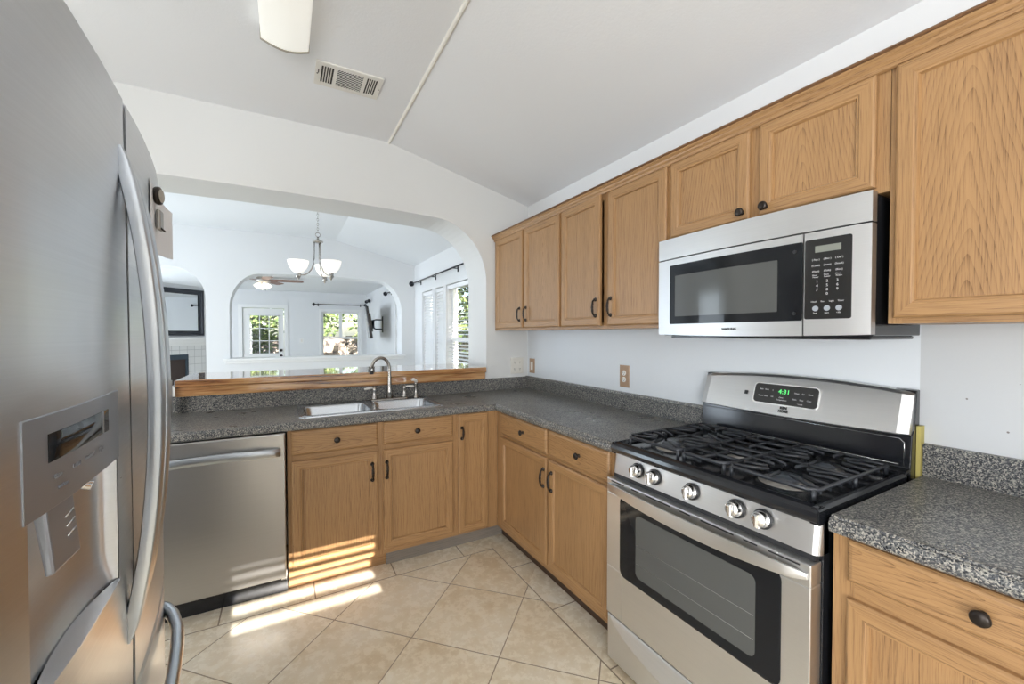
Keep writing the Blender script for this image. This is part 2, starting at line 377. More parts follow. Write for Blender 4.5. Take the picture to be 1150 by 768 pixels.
# kitchen upper part colour (same plaster) back wall with pass-through
OX0, OX1, RX = -1.9, 1.442, .42
atop = arch_top(OX0+.0, OX1, 1.80, 2.245, .045, RX)
def pt(x):  # soffit measured from the photograph side
    return atop(x)
xs = [-2.6]+arch_xs(OX0, OX1, RX)+[XR]
mb = MB()
arch_wall(mb, [-2.6, OX0], YB, YBB, lambda x: 0, zc)
arch_wall(mb, arch_xs(OX0, OX1, RX)[:], YB, YBB, pt, zc)
arch_wall(mb, [OX1, XR], YB, YBB, lambda x: 0, zc)
struct('wall_back', mb, WALLK)
mb = MB(); mb.box(-.60, OX1, YB, YBB, 0, 1.06); struct('wall_back_low', mb, WALLK)
# dining far wall with arched openings
mb = MB()
f1 = arch_top(-2.35, -.885, 1.85, 2.20, .035, .34); f2 = arch_top(-.63, 1.63, 1.72, 2.165, .055, .33)
arch_wall(mb, [-4.2, -2.35], YD, YDB, lambda x: 0, zc)
arch_wall(mb, arch_xs(-2.35, -.885, .34), YD, YDB, f1, zc)
arch_wall(mb, [-.885, -.63], YD, YDB, lambda x: 0, zc)
x2 = arch_xs(-.63, 1.63, .33); x2 = sorted(x2+[.672])
arch_wall(mb, x2, YD, YDB, f2, zc); mb.box(-.63, 1.63, YD, YDB, 0, 1.02)
arch_wall(mb, [1.63, XR], YD, YDB, lambda x: 0, zc)
struct('wall_far_dining', mb, WALL)
mb = MB(); mb.box(-.70, 1.68, YD-.05, YDB+.04, 1.02, 1.05); mb.box(-.68, 1.66, YD-.025, YD, .985, 1.02)
struct('trim_2', mb, TRIM, 'white sill ledge of the wide arched opening', bevel=.006)
# living far wall
FD = (-.82, 0, 0, 1.975); FW = (.80, 1.68, .80, 1.93)
mb = MB(); wall_holes(mb, 'y', -4.2, 2.0, 0, 2.5, YL, YL+.15, [FD, FW]); struct('wall_far_living', mb, WALL)
# left and rear walls (behind the camera and hidden sides)
mb = MB(); wall_holes(mb, 'x', YBB, YDB, 0, 2.75, -4.1, -3.96, [(4.0, 6.0, .1, 2.25)]); struct('wall_left_dining', mb, WALL)
mb = MB(); wall_holes(mb, 'x', YDB, 11.2, 0, 2.5, -3.72, -3.56, [(7.45, 9.35, .5, 2.2)]); struct('wall_left_living', mb, WALL)
mb = MB(); wall_holes(mb, 'x', -2.7, YB, 0, 2.75, -2.72, -2.58, [(-.55, .95, .2, 2.1)]); struct('wall_left', mb, WALLK)
mb = MB(); wall_holes(mb, 'y', -2.6, XR, 0, 2.75, -2.66, -2.5, [(-2.2, -.7, .2, 2.1), (.02, .78, 1.72, 2.14)]); struct('wall_rear', mb, WALLK)
mb = MB(); mb.box(-1.17, -1.03, .30, 1.47, 0, 2.752); struct('wall_refrigerator_back', mb, WALLK)
mb = MB(); mb.box(-4.0, -2.6, YBB-.12, YBB, 0, 2.75); struct('wall_corner_left', mb, WALL)
# 45 degree fireplace wall
mb = MB(); mb.prism([(-1.45, 11.0), (-3.56, 8.89), (-3.56, 11.0)], 0, 2.39, 'xy'); struct('wall_fireplace', mb, WALL)

# ------------------------------------------------------------------ windows
def window(name, axis, t, a0, a1, z0, z1, inward, label, mid=None, cols=0, rows=0, fr=.045):
    """frame object kind structure; t = plane of the sash"""
    mb = MB()
    def bx(A0, A1, Z0, Z1, d=.035):
        if axis == 'x': mb.box(t-d/2, t+d/2, A0, A1, Z0, Z1)
        else: mb.box(A0, A1, t-d/2, t+d/2, Z0, Z1)
    bx(a0, a0+fr, z0, z1); bx(a1-fr, a1, z0, z1); bx(a0+fr, a1-fr, z0, z0+fr); bx(a0+fr, a1-fr, z1-fr, z1)
    if mid: bx(a0+fr, a1-fr, mid-.025, mid+.025, .031)
    for i in range(1, cols): c = a0+(a1-a0)*i/cols; bx(c-.02 if fr > .04 else c-.006, c+.02 if fr > .04 else c+.006, z0, z1)
    for i in range(1, rows): c = z0+(z1-z0)*i/rows; bx(a0, a1, c-.007, c+.007, .02)
    o = struct(name, mb, TRIM, label)
    mb = MB()
    if axis == 'x': mb.box(t-.003, t+.003, a0+fr*.5, a1-fr*.5, z0+fr*.5, z1-fr*.5)
    else: mb.box(a0+fr*.5, a1-fr*.5, t-.003, t+.003, z0+fr*.5, z1-fr*.5)
    p = mb.obj('pane', PANE, o); return o
for i, (h, lb) in enumerate(zip(DW, ['far narrow dining window beside the corner', 'middle narrow dining window', 'wide dining window nearest the arch'])):
    window('window_%d' % (i+1), 'x', XR+.10, *h, -1, lb, mid=1.30)
window('window_4', 'x', XR+.10, *LW[0], -1, 'living room side window with closed blind')
window('window_5', 'y', YL+.08, *FW, -1, 'living room window looking onto the stone fence', mid=1.28)
window('window_6', 'y', -2.60, .02, .78, 1.72, 2.14, 1, 'high rear kitchen window')
window('window_7', 'y', -2.60, -2.2, -.7, .2, 2.1, 1, 'added glazed frame around the rear fill light', cols=2)  # unseen frame, added so the rear fill light sits in an opening
window('window_8', 'x', -2.66, -.55, .95, .2, 2.1, 1, 'added glazed frame around the side fill light', cols=2)  # added out of view to frame the side fill light
window('window_9', 'x', -4.05, 4.0, 6.0, .1, 2.25, 1, 'dining glazed doors', cols=2)  # unseen, added only as a surround for the dining fill light
window('window_10', 'x', -3.66, 7.45, 9.35, .5, 2.2, 1, 'added window frame around the living room fill light', cols=2)  # unseen surround added for the living room fill light
# vertical mullion + casing for window_5 and door
mb = MB(); mb.box(1.20, 1.27, YL+.05, YL+.11, 1.3, 1.9); o = struct('trim_3', mb, TRIM, 'upright of the living room window')
mb = MB()
for (a, b_, c, d) in ((-.90, -.822, 0, 1.976), (.002, .08, 0, 1.976), (-.90, .08, 1.976, 2.05)): mb.box(a, b_, YL-.02, YL-.0005, c, d)
struct('trim_4', mb, TRIM, 'white casing of the back door')
mb = MB()
mb.box(.74, 1.74, YL-.05, YL, .765, .80); mb.box(.74, .799, YL-.015, YL-.0005, .8, 1.931); mb.box(1.681, 1.74, YL-.015, YL-.0005, .8, 1.931); mb.box(.74, 1.74, YL-.015, YL-.0005, 1.931, 1.99)
struct('trim_5', mb, TRIM, 'white casing of the living room window')
# back door
d = MB(); DG = (-.68, -.12, .93, 1.80)
wall_holes(d, 'y', -.81, -.01, .01, 1.965, YL+.02, YL+.06, [DG])
door = struct('door_1', d, TRIM, 'white back door with a nine pane window')
mb = MB(); mb.box(-.69, -.11, YL+.035, YL+.04, .92, 1.81); mb.obj('pane', PANE, door)
mb = MB()
for i in range(1, 3): x = -.68+.56*i/3; mb.box(x-.008, x+.008, YL+.012, YL+.032, .93, 1.80)
for i in range(1, 3): z = .93+.87*i/3; mb.box(-.68, -.12, YL+.012, YL+.032, z-.008, z+.008)
mb.box(-.70, -.68, YL+.005, YL+.02, .91, 1.82); mb.box(-.12, -.10, YL+.005, YL+.02, .91, 1.82); mb.box(-.7, -.1, YL+.005, YL+.02, .91, .93); mb.box(-.7, -.1, YL+.005, YL+.02, 1.80, 1.82)
mb.obj('glazing_bar', TRIM, door)
mb = MB(); mb.lathe((-.065, YL+.02, 1.0), (0, -1, 0), [(0, .03), (.01, .03), (.012, .012), (.04, .012), (.045, .03), (.06, .028), (.065, .01)]); mb.lathe((-.065, YL+.02, .87), (0, -1, 0), [(0, .03), (.012, .03), (.015, .01)]); mb.obj('door_knob', BRZ, door)

# exterior
mb = MB(); mb.box(-4.5, -.25, -5.6, -2.70, 2.62, 2.75); mb.box(-4.5, -.25, -5.6, -5.5, 0, 2.62); struct('sun_block_rear', mb, TRIM, 'added unseen sun block behind the rear glazed frame')  # roof and back panel added out of view to block the sun
mb = MB(); mb.box(-12, 16, -10, 30, -.3, -.12); struct('ground', mb, GRASS)
mb = MB()
for i in range(14): mb.box(-6+i, -5.02+i, 16.0, 16.3, -.12, 1.25+.03*((i*7) % 3))
struct('garden_wall', mb, STONE)
mb = MB(); 
for i in range(12): mb.box(4.6, 4.8, 1.5+i, 2.47+i, -.12, 1.35+.02*(i % 3))
struct('side_garden_wall', mb, STONE)
def bush(loc, r, label, n=900, group=None):
    t = thing('garden_tree', label, 'tree', (loc[0], loc[1], -.12), 0, 'garden trees')
    c = Vector((0, 0, loc[2]+.12)); rnd = random.Random(int(loc[0]*100+loc[1]*7))
    mb = MB(); bm = mb.bm
    for k in range(n*3):
        d = Vector((rnd.gauss(0, 1), rnd.gauss(0, 1), rnd.gauss(0, 1))).normalized()*r*rnd.uniform(.25, 1)
        d.z *= 1.3; q = c+d; L = r*rnd.uniform(.05, .10); u = Vector((rnd.gauss(0, 1), rnd.gauss(0, 1), rnd.gauss(0, .6))).normalized()*L; v = u.orthogonal().normalized()*L*.55
        vs = [bm.verts.new(p) for p in (q-u, q-v, q+u, q+v)]; bm.faces.new(vs)
    mb.obj('crown', LEAF, t, recalc=False)
    mb = MB(); mb.tube([(0, 0, 0), (.03, 0, c.z*.5), (0, .02, c.z), (.05, .1, c.z+r*.8)], .08, 8, rads=[1.2, 1, .6, .2])
    for k in range(7): q = R(51*k); mb.tube([(0, 0, c.z*.6), (cos(q)*r*.4, sin(q)*r*.4, c.z+.1), (cos(q)*r*.8, sin(q)*r*.8, c.z+.1+.1*k)], .03, 5, rads=[1, .7, .3])
    mb.obj('trunk', mat('bark', (.10, .07, .05), .9), t)
bush((-.9, 14.2, 1.9), 1.0, 'leafy tree behind the glass of the back door')
bush((2.9, 14.8, 2.2), 1.1, 'leafy tree right of the upright in the living room window')
bush((1.0, 17.2, 2.6), 1.2, 'tree standing beyond the stone fence')
bush((5.6, 10.4, 2.4), 1.7, 'tall tree seen through the dining window slats', 1500)

# ------------------------------------------------------------------ blinds and curtain rods
def blind(a0, a1, z0, z1, tilt, x, label, group):
    o = thing('window_blind', label, 'blind', (x, (a0+a1)/2, z1), 0, 'white slatted blinds')
    mb = MB(); mb.box(-.025, .025, -(a1-a0)/2, (a1-a0)/2, -.05, 0); mb.obj('head_rail', BLIND, o)
    mb = MB(); n = int((z1-z0-.08)/.043); w_ = .025
    for k in range(n):
        z = -.07-k*.043; c, s_ = cos(tilt)*w_, sin(tilt)*w_; L = (a1-a0)/2-.006
        mb.quadbox([(-c, -L, z-s_-.001), (c, -L, z+s_-.001), (c, L, z+s_-.001), (-c, L, z-s_-.001), (-c, -L, z-s_+.001), (c, -L, z+s_+.001), (c, L, z+s_+.001), (-c, L, z-s_+.001)])
    mb.obj('slats', BLIND, o)
    mb = MB(); mb.box(-.02, .02, -(a1-a0)/2+.006, (a1-a0)/2-.006, z0-z1+.01, z0-z1+.03)
    for yy in (-.35, .35): mb.tube([(-.028, yy*(a1-a0), 0), (-.028, yy*(a1-a0), z0-z1+.02)], .0012, 5)
    mb.obj('bottom_rail', BLIND, o)
    mb = MB(); mb.tube([(-.035, (a1-a0)/2-.07, -.03), (-.035, (a1-a0)/2-.07, -.7)], .004, 6); mb.obj('tilt_wand', BLIND, o)
blind(5.65, 6.12, .56, 2.0, R(58), XR+.04, 'white slatted blind in the far narrow window by the dining corner', None)
blind(5.185, 5.53, .56, 2.0, R(58), XR+.04, 'white slatted blind in the middle narrow dining window', None)
blind(3.76, 5.07, .56, 2.0, R(12), XR+.04, 'open white slatted blind in the wide dining window nearest the arch', None)
blind(7.01, 7.85, .91, 1.97, R(60), XR+.04, 'white slatted blind in the living room side window', None)
# blind over the high rear window casts the sun stripes
o = thing('window_blind', 'open white slatted blind on the high window of the rear wall', 'blind', (.40, -2.46, 2.14), 0, 'white slatted blinds')
mb = MB(); mb.box(-.39, .39, -.02, .02, -.03, 0); mb.obj('head_rail', BLIND, o)
mb = MB()
for k in range(7): z = -.07-k*.056; mb.quadbox([(-.38, -.024, z-.008), (.38, -.024, z-.008), (.38, .024, z+.004), (-.38, .024, z+.004), (-.38, -.024, z-.0055), (.38, -.024, z-.0055), (.38, .024, z+.0065), (-.38, .024, z+.0065)])
mb.obj('slats', BLIND, o)
def rod(axis, p0, p1, label, brackets, wall):
    o = thing('curtain_rod', label, 'curtain rod', p0, 0, 'dark curtain rods'); d = Vector(p1)-Vector(p0)
    mb = MB(); mb.tube([(0, 0, 0), d], .010, 10); mb.obj('pole', ROD, o)
    for e, q in ((0, Vector()), (1, d)):
        mb = MB(); dn = d.normalized()*(-1 if e == 0 else 1); mb.lathe(q, dn, [(-.002, .014), (.008, .016), (.012, .03), (.035, .042), (.06, .03), (.07, .012)], 14); mb.obj('finial', ROD, o)
    for b_ in brackets:
        q = d*b_; wv = Vector(wall); mb = MB(); mb.tube([q, q+wv], .006, 8); e = q+wv; mb.tube([e+Vector((0, 0, .03)), e+Vector((0, 0, -.04))], .012, 8); mb.obj('bracket', ROD, o)
rod('y', (1.758, 6.39, 2.165), (1.758, 3.62, 2.165), 'long dark curtain rod above the dining windows', (.08, .33, .63, .92), (.078, 0, 0))
rod('y', (1.77, 8.37, 2.178), (1.77, 6.95, 2.178), 'dark curtain rod with ball end right of the television mount', (.15, .85), (.066, 0, 0))
rod('y', (1.77, 10.52, 2.166), (1.77, 10.25, 2.166), 'short dark rod stub above and left of the television', (.4,), (.066, 0, 0))
rod('x', (.66, YL-.09, 2.09), (1.765, YL-.09, 2.10), 'dark curtain rod above the far living room window', (.06, .94), (0, .088, 0))

# ------------------------------------------------------------------ lamps on the ceilings
t = thing('ceiling_light', 'long white wraparound light fixture on the flat kitchen ceiling', 'light', (.016, 1.5, 2.752))
prof = [(-.095+.19*i/12, -.058-.024*sin(pi*i/12)) for i in range(13)]
mb = MB(); mb.prism([(-.095, -.012), *prof, (.095, -.012)], -.62, .66, 'xz', smooth=True); mb.obj('lens', LAMP, t)
for e in (-.63, .66):
    mb = MB(); mb.prism([(-.099, 0), *[(x*1.04, z*1.03) for x, z in prof], (.099, 0)], e, e+.012, 'xz'); mb.obj('end_cap', mat('cap_grey', (.40, .37, .32), .4, .5), t)
mb = MB(); mb.box(-.08, .08, -.62, .66, -.012, 0); mb.obj('base_pan', TRIM, t)

t = thing('ceiling_vent', 'white ceiling air vent with dark louvre slots beside the light', 'vent', (.318, 2.40, 2.752))
VW = mat('vent_white', (.74, .72, .67), .45); VD = mat('vent_duct_dark', (.05, .045, .04), .8)
mb = MB(); W2, D2 = .165, .107
secs = [(-.137, -.078), (-.060, .068), (.086, .140)]
wall_holes(mb, 'y', -W2, W2, -D2, D2, 0, 1, [(a_, b_, -.078, .078) for a_, b_ in secs])
for v_ in mb.bm.verts: v_.co = (v_.co.x, v_.co.z, -.008 if v_.co.y < .5 else 0)
mb.obj('face_plate', VW, t)
mb = MB(); mb.box(-.148, .148, -.09, .09, -.0035, -.002); mb.obj('backing', VD, t)
for (a_, b_) in (secs[0], secs[2]):
    mb = MB()
    for k in range(1, 5): x = a_+(b_-a_)*k/5; mb.quadbox([(x-.003, -.078, -.0075), (x+.001, -.078, -.0075), (x+.001, .078, -.0075), (x-.003, .078, -.0075), (x-.001, -.078, -.004), (x+.003, -.078, -.004), (x+.003, .078, -.004), (x-.001, .078, -.004)])
    mb.obj('louvre', VW, t)
mb = MB(); a_, b_ = secs[1]; dx, dy = .565, -.825
for k in range(-12, 13):
    cx = k*.0135; pts = []
    # clip the diagonal line to the centre opening
    ts = []
    for (p, q, lo, hi) in ((cx+.001, dx, a_, b_), (0, dy, -.078, .078)):
        t1, t2 = sorted(((lo-p)/q, (hi-p)/q)); ts.append((t1, t2))
    lo = max(ts[0][0], ts[1][0]); hi = min(ts[0][1], ts[1][1])
    if hi-lo < .01: continue
    A_ = Vector((cx+dx*lo, dy*lo, -.006)); B_ = Vector((cx+dx*hi, dy*hi, -.006)); mb.tube([A_, B_], .0022, 4)
mb.obj('diagonal_louvre', VW, t)
for x in (-.154, .156):
    mb = MB(); mb.lathe((x, 0, -.008), (0, 0, -1), [(0, .004), (.002, .003)], 8); mb.obj('screw', BRZ, t)
mb = MB(); mb.box(-.152, -.148, -.04, -.012, -.012, -.008); mb.obj('damper_lever', BRZ, t)

# chandelier
CX, CY = .313, 4.70
t = thing('chandelier', 'brushed nickel chandelier with three frosted bowl shades over the dining area', 'chandelier', (CX, CY, 2.752))
mb = MB(); mb.lathe((0, 0, 0), (0, 0, -1), [(0, .06), (.012, .058), (.03, .03), (.04, .008)]); mb.obj('canopy', NICK, t)
mb = MB(); z = -.04; k = 0
while z > -.325:
    a_ = (0, .007, 0) if k % 2 else (.007, 0, 0)
    ring = [Vector((cos(q)*.008*(1 if a_[0] else 0), cos(q)*.008*(1 if a_[1] else 0), sin(q)*.016))+Vector((0, 0, z-.012)) for q in [2*pi*j/10 for j in range(10)]]
    mb.tube(ring, .0022, 5, loop=True); z -= .024; k += 1
mb.obj('chain', NICK, t)
mb = MB(); ring = [Vector((cos(q)*.022, 0, sin(q)*.022-.352)) for q in [2*pi*j/16 for j in range(16)]]; mb.tube(ring, .004, 6, loop=True)
mb.lathe((0, 0, -.374), (0, 0, -1), [(0, .008), (.02, .01), (.03, .02), (.04, .045), (.05, .052), (.058, .045), (.062, .01)]); mb.obj('hub', NICK, t)
for k in range(3):
    th = R(215+120*k-29); dx, dy = cos(th), sin(th)
    mb = MB(); pts = []
    for i in range(17):
        u = i/16
        if u < .45: r_, z = .035, -.42-.25*(u/.45)
        else:
            q = (u-.45)/.55*pi/2; r_ = .035+.155*(1-cos(q)) if False else .035+.150*sin(q)**1.0*(1) ; z = -.67-.10*(1-cos(q))**.9 if False else -.67-.11*sin(q)+.02*(1-cos(q))
        pts.append((dx*r_, dy*r_, z))
    # smooth J shape
    pts = [(dx*.035, dy*.035, -.42), (dx*.035, dy*.035, -.52), (dx*.037, dy*.037, -.60), (dx*.045, dy*.045, -.66), (dx*.062, dy*.062, -.71), (dx*.09, dy*.09, -.75), (dx*.125, dy*.125, -.772), (dx*.16, dy*.16, -.776), (dx*.185, dy*.185, -.772)]
    mb.tube(pts, .0065, 8); arm = mb.obj('arm', NICK, t)
    mb = MB(); mb.lathe((dx*.185, dy*.185, -.83), (0, 0, 1), [(0, .003), (.01, .010), (.02, .014), (.03, .024), (.045, .028), (.052, .022), (.065, .026), (.078, .028), (.08, .02)], 16); mb.obj('socket_cup', NICK, arm)
    mb = MB(); mb.lathe((dx*.185, dy*.185, -.76), (0, 0, 1), [(0, .025), (.012, .045), (.035, .066), (.065, .084), (.10, .094), (.125, .098), (.125, .094), (.1, .09), (.065, .08), (.035, .06), (.015, .04), (.008, .02)], 24); mb.obj('glass_shade', SHADE, t, smooth=True)

# ceiling fan in the living room
t = thing('ceiling_fan', 'dark bladed ceiling fan with lit glass shades in the living room', 'fan', (-.32, 8.5, 2.385))
mb = MB(); mb.lathe((0, 0, 0), (0, 0, -1), [(0, .09), (.02, .11), (.07, .12), (.09, .10), (.10, .05), (.13, .045), (.135, .02)]); mb.obj('motor_housing', mat('fan_body', (.5, .47, .43), .3, .8), t)
for k in range(5):
    th = R(72*k-8); mb = MB(); c, s_ = cos(th), sin(th)
    def P(r_, w_, z): return (c*r_-s_*w_, s_*r_+c*w_, z)
    mb.rings([[P(.10, -.03, -.045), P(.10, .03, -.06), P(.10, .03, -.066), P(.10, -.03, -.051)], [P(.22, -.055, -.04), P(.22, .055, -.065), P(.22, .055, -.071), P(.22, -.055, -.046)], [P(.60, -.068, -.04), P(.60, .068, -.065), P(.6, .068, -.071), P(.6, -.068, -.046)], [P(.64, -.045, -.042), P(.64, .045, -.06), P(.64, .045, -.066), P(.64, -.045, -.048)]], smooth=False)
    mb.obj('blade', FANW, t)
for k in range(4):
    th = R(90*k+20); mb = MB(); ax = Vector((cos(th)*.6, sin(th)*.6, -.8)); p = Vector((cos(th)*.05, sin(th)*.05, -.115))
    mb.lathe(p, ax, [(0, .02), (.02, .03), (.05, .045), (.085, .058), (.085, .05), (.02, .02)], 14); mb.obj('glass_shade', FSHADE, t, smooth=True)
for x in (-.03, .04):
    mb = MB(); mb.tube([(x, -.02, -.13), (x, -.02, -.22)], .002, 5); mb.lathe((x, -.02, -.22), (0, 0, -1), [(0, .003), (.01, .006), (.02, .003)], 8); mb.obj('pull_chain', NICK, t)

# ------------------------------------------------------------------ living room objects
# fireplace on the 45 degree wall: local x runs along the wall to the far right, -y faces the room
FO = (-2.20, 10.25, 0); FRZ = R(45)
t = thing('fireplace', 'white tiled corner fireplace with a white mantel shelf', 'fireplace', FO, FRZ)
mb = MB(); wall_holes(mb, 'y', -.55, .98, 0, 1.14, -.03, 0, [(-.30, .62, 0, .96)]); mb.obj('tile_surround', TILEW, t)
mb = MB(); mb.box(-.62, 1.04, -.16, 0, 1.26, 1.31); mb.box(-.58, 1.0, -.10, 0, 1.20, 1.26); mb.box(-.55, .98, -.05, 0, 1.14, 1.20); mb.obj('mantel', TRIM, t, bevel=.005)
mb = MB(); mb.box(-.30, .62, -.035, -.01, .86, .96); mb.box(-.30, -.25, -.035, -.01, 0, .86); mb.box(.57, .62, -.035, -.01, 0, .86); mb.obj('firebox_frame', mat('firebox_metal', (.06, .08, .10), .35, .6), t)
mb = MB(); mb.box(-.25, .57, -.012, -.004, 0, .86); mb.obj('firebox_back', mat('firebox_dark', (.05, .035, .03), .8), t)  # flat near-black panel closing the firebox opening
t = thing('wall_mirror', 'large rectangular mirror in a dark frame above the fireplace mantel', 'mirror', FO, FRZ)
mb = MB()
def frame(mb, x0, x1, z0, z1, wd, yb, yf, mi=0):
    mb.rings([[(x0, yb, z0), (x1, yb, z0), (x1, yb, z1), (x0, yb, z1)], [(x0, yf, z0), (x1, yf, z0), (x1, yf, z1), (x0, yf, z1)],
              [(x0+wd*.4, yf, z0+wd*.4), (x1-wd*.4, yf, z0+wd*.4), (x1-wd*.4, yf, z1-wd*.4), (x0+wd*.4, yf, z1-wd*.4)],
              [(x0+wd*.5, yf+.012, z0+wd*.5), (x1-wd*.5, yf+.012, z0+wd*.5), (x1-wd*.5, yf+.012, z1-wd*.5), (x0+wd*.5, yf+.012, z1-wd*.5)],
              [(x0+wd, yf+.018, z0+wd), (x1-wd, yf+.018, z0+wd), (x1-wd, yf+.018, z1-wd), (x0+wd, yf+.018, z1-wd)]], smooth=False, cap=False)
frame(mb, -.36, .95, 1.345, 2.30, .10, -.002, -.045); mb.obj('frame', DARKF, t)
mb = MB(); mb.box(-.28, .87, -.012, -.006, 1.43, 2.22); mb.obj('mirror_glass', MIRR, t)
t = thing('television', 'thin black television on a wall arm, seen edge on', 'television', (1.50, 8.70, 1.60), R(-90))
mb = MB(); mb.slab(-.50, .50, -.31, .31, -.035, .02, .008); mb.box(-.3, .3, .02, .05, -.18, .18); mb.obj('casing', TVB, t)
mb = MB(); mb.box(-.485, .485, -.0375, -.035, -.285, .29); mb.obj('screen', GLS, t)
t.rotation_euler = (R(8), 0, R(-98))
t = thing('television_bracket', 'black folding wall bracket holding the television', 'bracket', (XR, 8.98, 1.58))
mb = MB(); mb.box(-.02, 0, -.03, .03, -.17, .17); mb.obj('wall_plate', ROD, t)
for z in (-.10, .10):
    mb = MB(); mb.tube([(-.015, 0, z), (-.14, .0, z), (-.19, -.10, z*.9), (-.235, -.2, z*.5)], .014, 8); mb.obj('arm', ROD, t)
mb = MB(); mb.box(-.25, -.235, -.32, -.08, -.09, .09); mb.obj('mount_head', ROD, t)

# framed landscape on the walkway wall (reflected in the microwave door)
t = thing('framed_picture', 'small framed landscape picture on the left side wall', 'picture', (-2.58, 2.05, 1.60), R(90))
mb = MB(); frame(mb, -.26, .26, 0, .42, .03, 0, -.02); mb.obj('frame', mat('picture_frame', (.2, .22, .24), .4), t)
PIC = mat('landscape_print', (.3, .3, .25), .6); g = N(PIC); o, a = g.xyz()
g.l(g.ramp(g.m('ADD', a[2], g.m('MULTIPLY', g.noise(o, 9, 3), .14)), [(.05, (.30, .22, .10)), (.2, (.12, .15, .08)), (.3, (.25, .35, .5)), (.45, (.6, .68, .75))]), g.b.inputs['Base Color'])
mb = MB(); mb.box(-.24, .24, -.006, 0, .02, .40); mb.obj('print', PIC, t)

# ------------------------------------------------------------------ cabinets
def pull(parent, x, z0, z1, y=0):          # vertical arched pull
    mb = MB(); m = (z0+z1)/2; h = (z1-z0)/2
    for s_ in (-1, 1): mb.lathe((x, y, m+s_*(h-.008)), (0, -1, 0), [(0, .011), (.003, .011), (.006, .007), (.012, .006)], 12)
    pts = [(x, y-.008-.015*cos(q*pi/2)**.38 if abs(q) < 1 else y-.008, m+q*(h-.008)) for q in [i/6 for i in range(-6, 7)]]
    mb.tube(pts, .0062, 8, rads=[.7, .75, .85, 1, 1.1, .95, 1.25, .95, 1.1, 1, .85, .75, .7]); return mb.obj('handle', BRZ, parent)
def knob(parent, x, z, y=0, r=.016):
    mb = MB(); mb.lathe((x, y, z), (0, -1, 0), [(0, r*.6), (.003, r*.55), (.005, r*.36), (.012, r*.36), (.015, r*.85), (.019, r), (.023, r*.93), (.0255, r*.6), (.0262, r*.1)], 20); return mb.obj('knob', BRZ, parent)
def door_part(parent, x0, x1, z0, z1, pan=None, fw=.050, name='door'):
    pan = pan or OAKC; mb = MB(); bm = mb.bm; w_, h_ = (x1-x0)/2, (z1-z0)/2; c = .007
    def L(i, y): return [bm.verts.new(p) for p in ((-w_+i, y, -h_+i), (w_-i, y, -h_+i), (w_-i, y, h_-i), (-w_+i, y, h_-i))]
    ls = [L(0, 0), L(0, -.013), L(c*.5, -.017), L(c, -.019), L(fw-.012, -.019), L(fw-.009, -.0165), L(fw-.004, -.016), L(fw, -.0075)]
    for A, B in zip(ls[:-1], ls[1:]):
        for j in range(4):
            f = bm.faces.new((A[j], A[(j+1) % 4], B[(j+1) % 4], B[j])); f.material_index = 1 if j in (0, 2) else 0
    f = bm.faces.new(ls[-1]); f.material_index = 2; bm.faces.new(list(reversed(ls[0]))).material_index = 0
    o = mb.obj(name, [OAKV, OAKX, pan], parent); o.location = ((x0+x1)/2, 0, (z0+z1)/2); return o
def drawer_part(parent, x0, x1, z0, z1):
    mb = MB(); w_, h_ = (x1-x0)/2, (z1-z0)/2; mb.slab(-w_, w_, -h_, h_, -.019, 0, .009); o = mb.obj('drawer', OAKD, parent); o.location = ((x0+x1)/2, 0, (z0+z1)/2)
    return o
def carcass(t, W, depth, z0, z1, stiles, rails, side=OAKV, inset=.0):
    p_ = .016
    mb = MB(); mb.box(0, p_, .019, depth, z0, z1); mb.box(W-p_, W, .019, depth, z0, z1); mb.box(p_, W-p_, .019, depth, z0, z0+p_); mb.box(p_, W-p_, depth-.008, depth, z0+p_, z1)
    if z0 > 1: mb.box(p_, W-p_, .019, depth-.008, z1-p_, z1)
    mb.obj('carcass', side, t)
    mb = MB()
    for a_, b_ in stiles: mb.box(a_, b_, 0, .019, z0, z1, 0)
    for a_, b_ in rails:
        ss = sorted(stiles)
        for (p, q) in zip(ss[:-1], ss[1:]): mb.box(p[1], q[0], .0005, .019, a_, b_, 1)
    mb.obj('face_frame', [OAKV, OAKX], t)
RM = R(-90); XF = 1.523; XB = 1.228
def upper(ytop, W, z0, z1, doors, label, stiles):
    t = thing('wall_cabinet', label, 'cabinet', (XF, ytop, 0), RM, 'oak wall cabinets')
    carcass(t, W, XR-XF, z0, z1, stiles, [(z0, z0+.035), (z1-.05, z1)])
    for (ya, yb, za, zb, kind, hx, pan) in doors:
        d = door_part(t, ytop-ya, ytop-yb, za, zb, pan)
        cx, cz = (ytop-ya+ytop-yb)/2, (za+zb)/2
        if kind == 'pull': pull(d, ytop-hx-cx, 1.468-cz, 1.572-cz, -.019)
        elif kind == 'knob': knob(d, ytop-hx-cx, za+.028-cz, -.019)
    return t
U1 = upper(3.031, .928, 1.405, 2.15, [(2.998, 2.566, 1.421, 2.128, 'pull', 2.60, None), (2.541, 2.113, 1.421, 2.128, 'pull', 2.508, None)],
      'oak double wall cabinet in the corner, farthest from the microwave', [(0, .035), (.462, .492), (.912, .928)])
U2 = upper(2.102, .824, 1.405, 2.15, [(2.086, 1.712, 1.421, 2.128, 'pull', 1.742, OAKV), (1.668, 1.288, 1.421, 2.128, 'pull', 1.642, OAKV)],
      'oak double wall cabinet directly left of the microwave', [(0, .03), (.387, .437), (.80, .824)])
d3 = [x for x in U2.children if x.name.startswith('door')] if False else [x for x in bpy.data.objects if x.parent == U2 and x.name.startswith('door')]
dd = d3[0]                                   # this door stands slightly ajar, hinged on its left edge
hw = (2.086-1.712)/2; hx_ = dd.location.x-hw; ang = R(-2.6)
dd.location.x = hx_+hw*cos(ang); dd.location.y = hw*sin(ang); dd.rotation_euler.z = ang
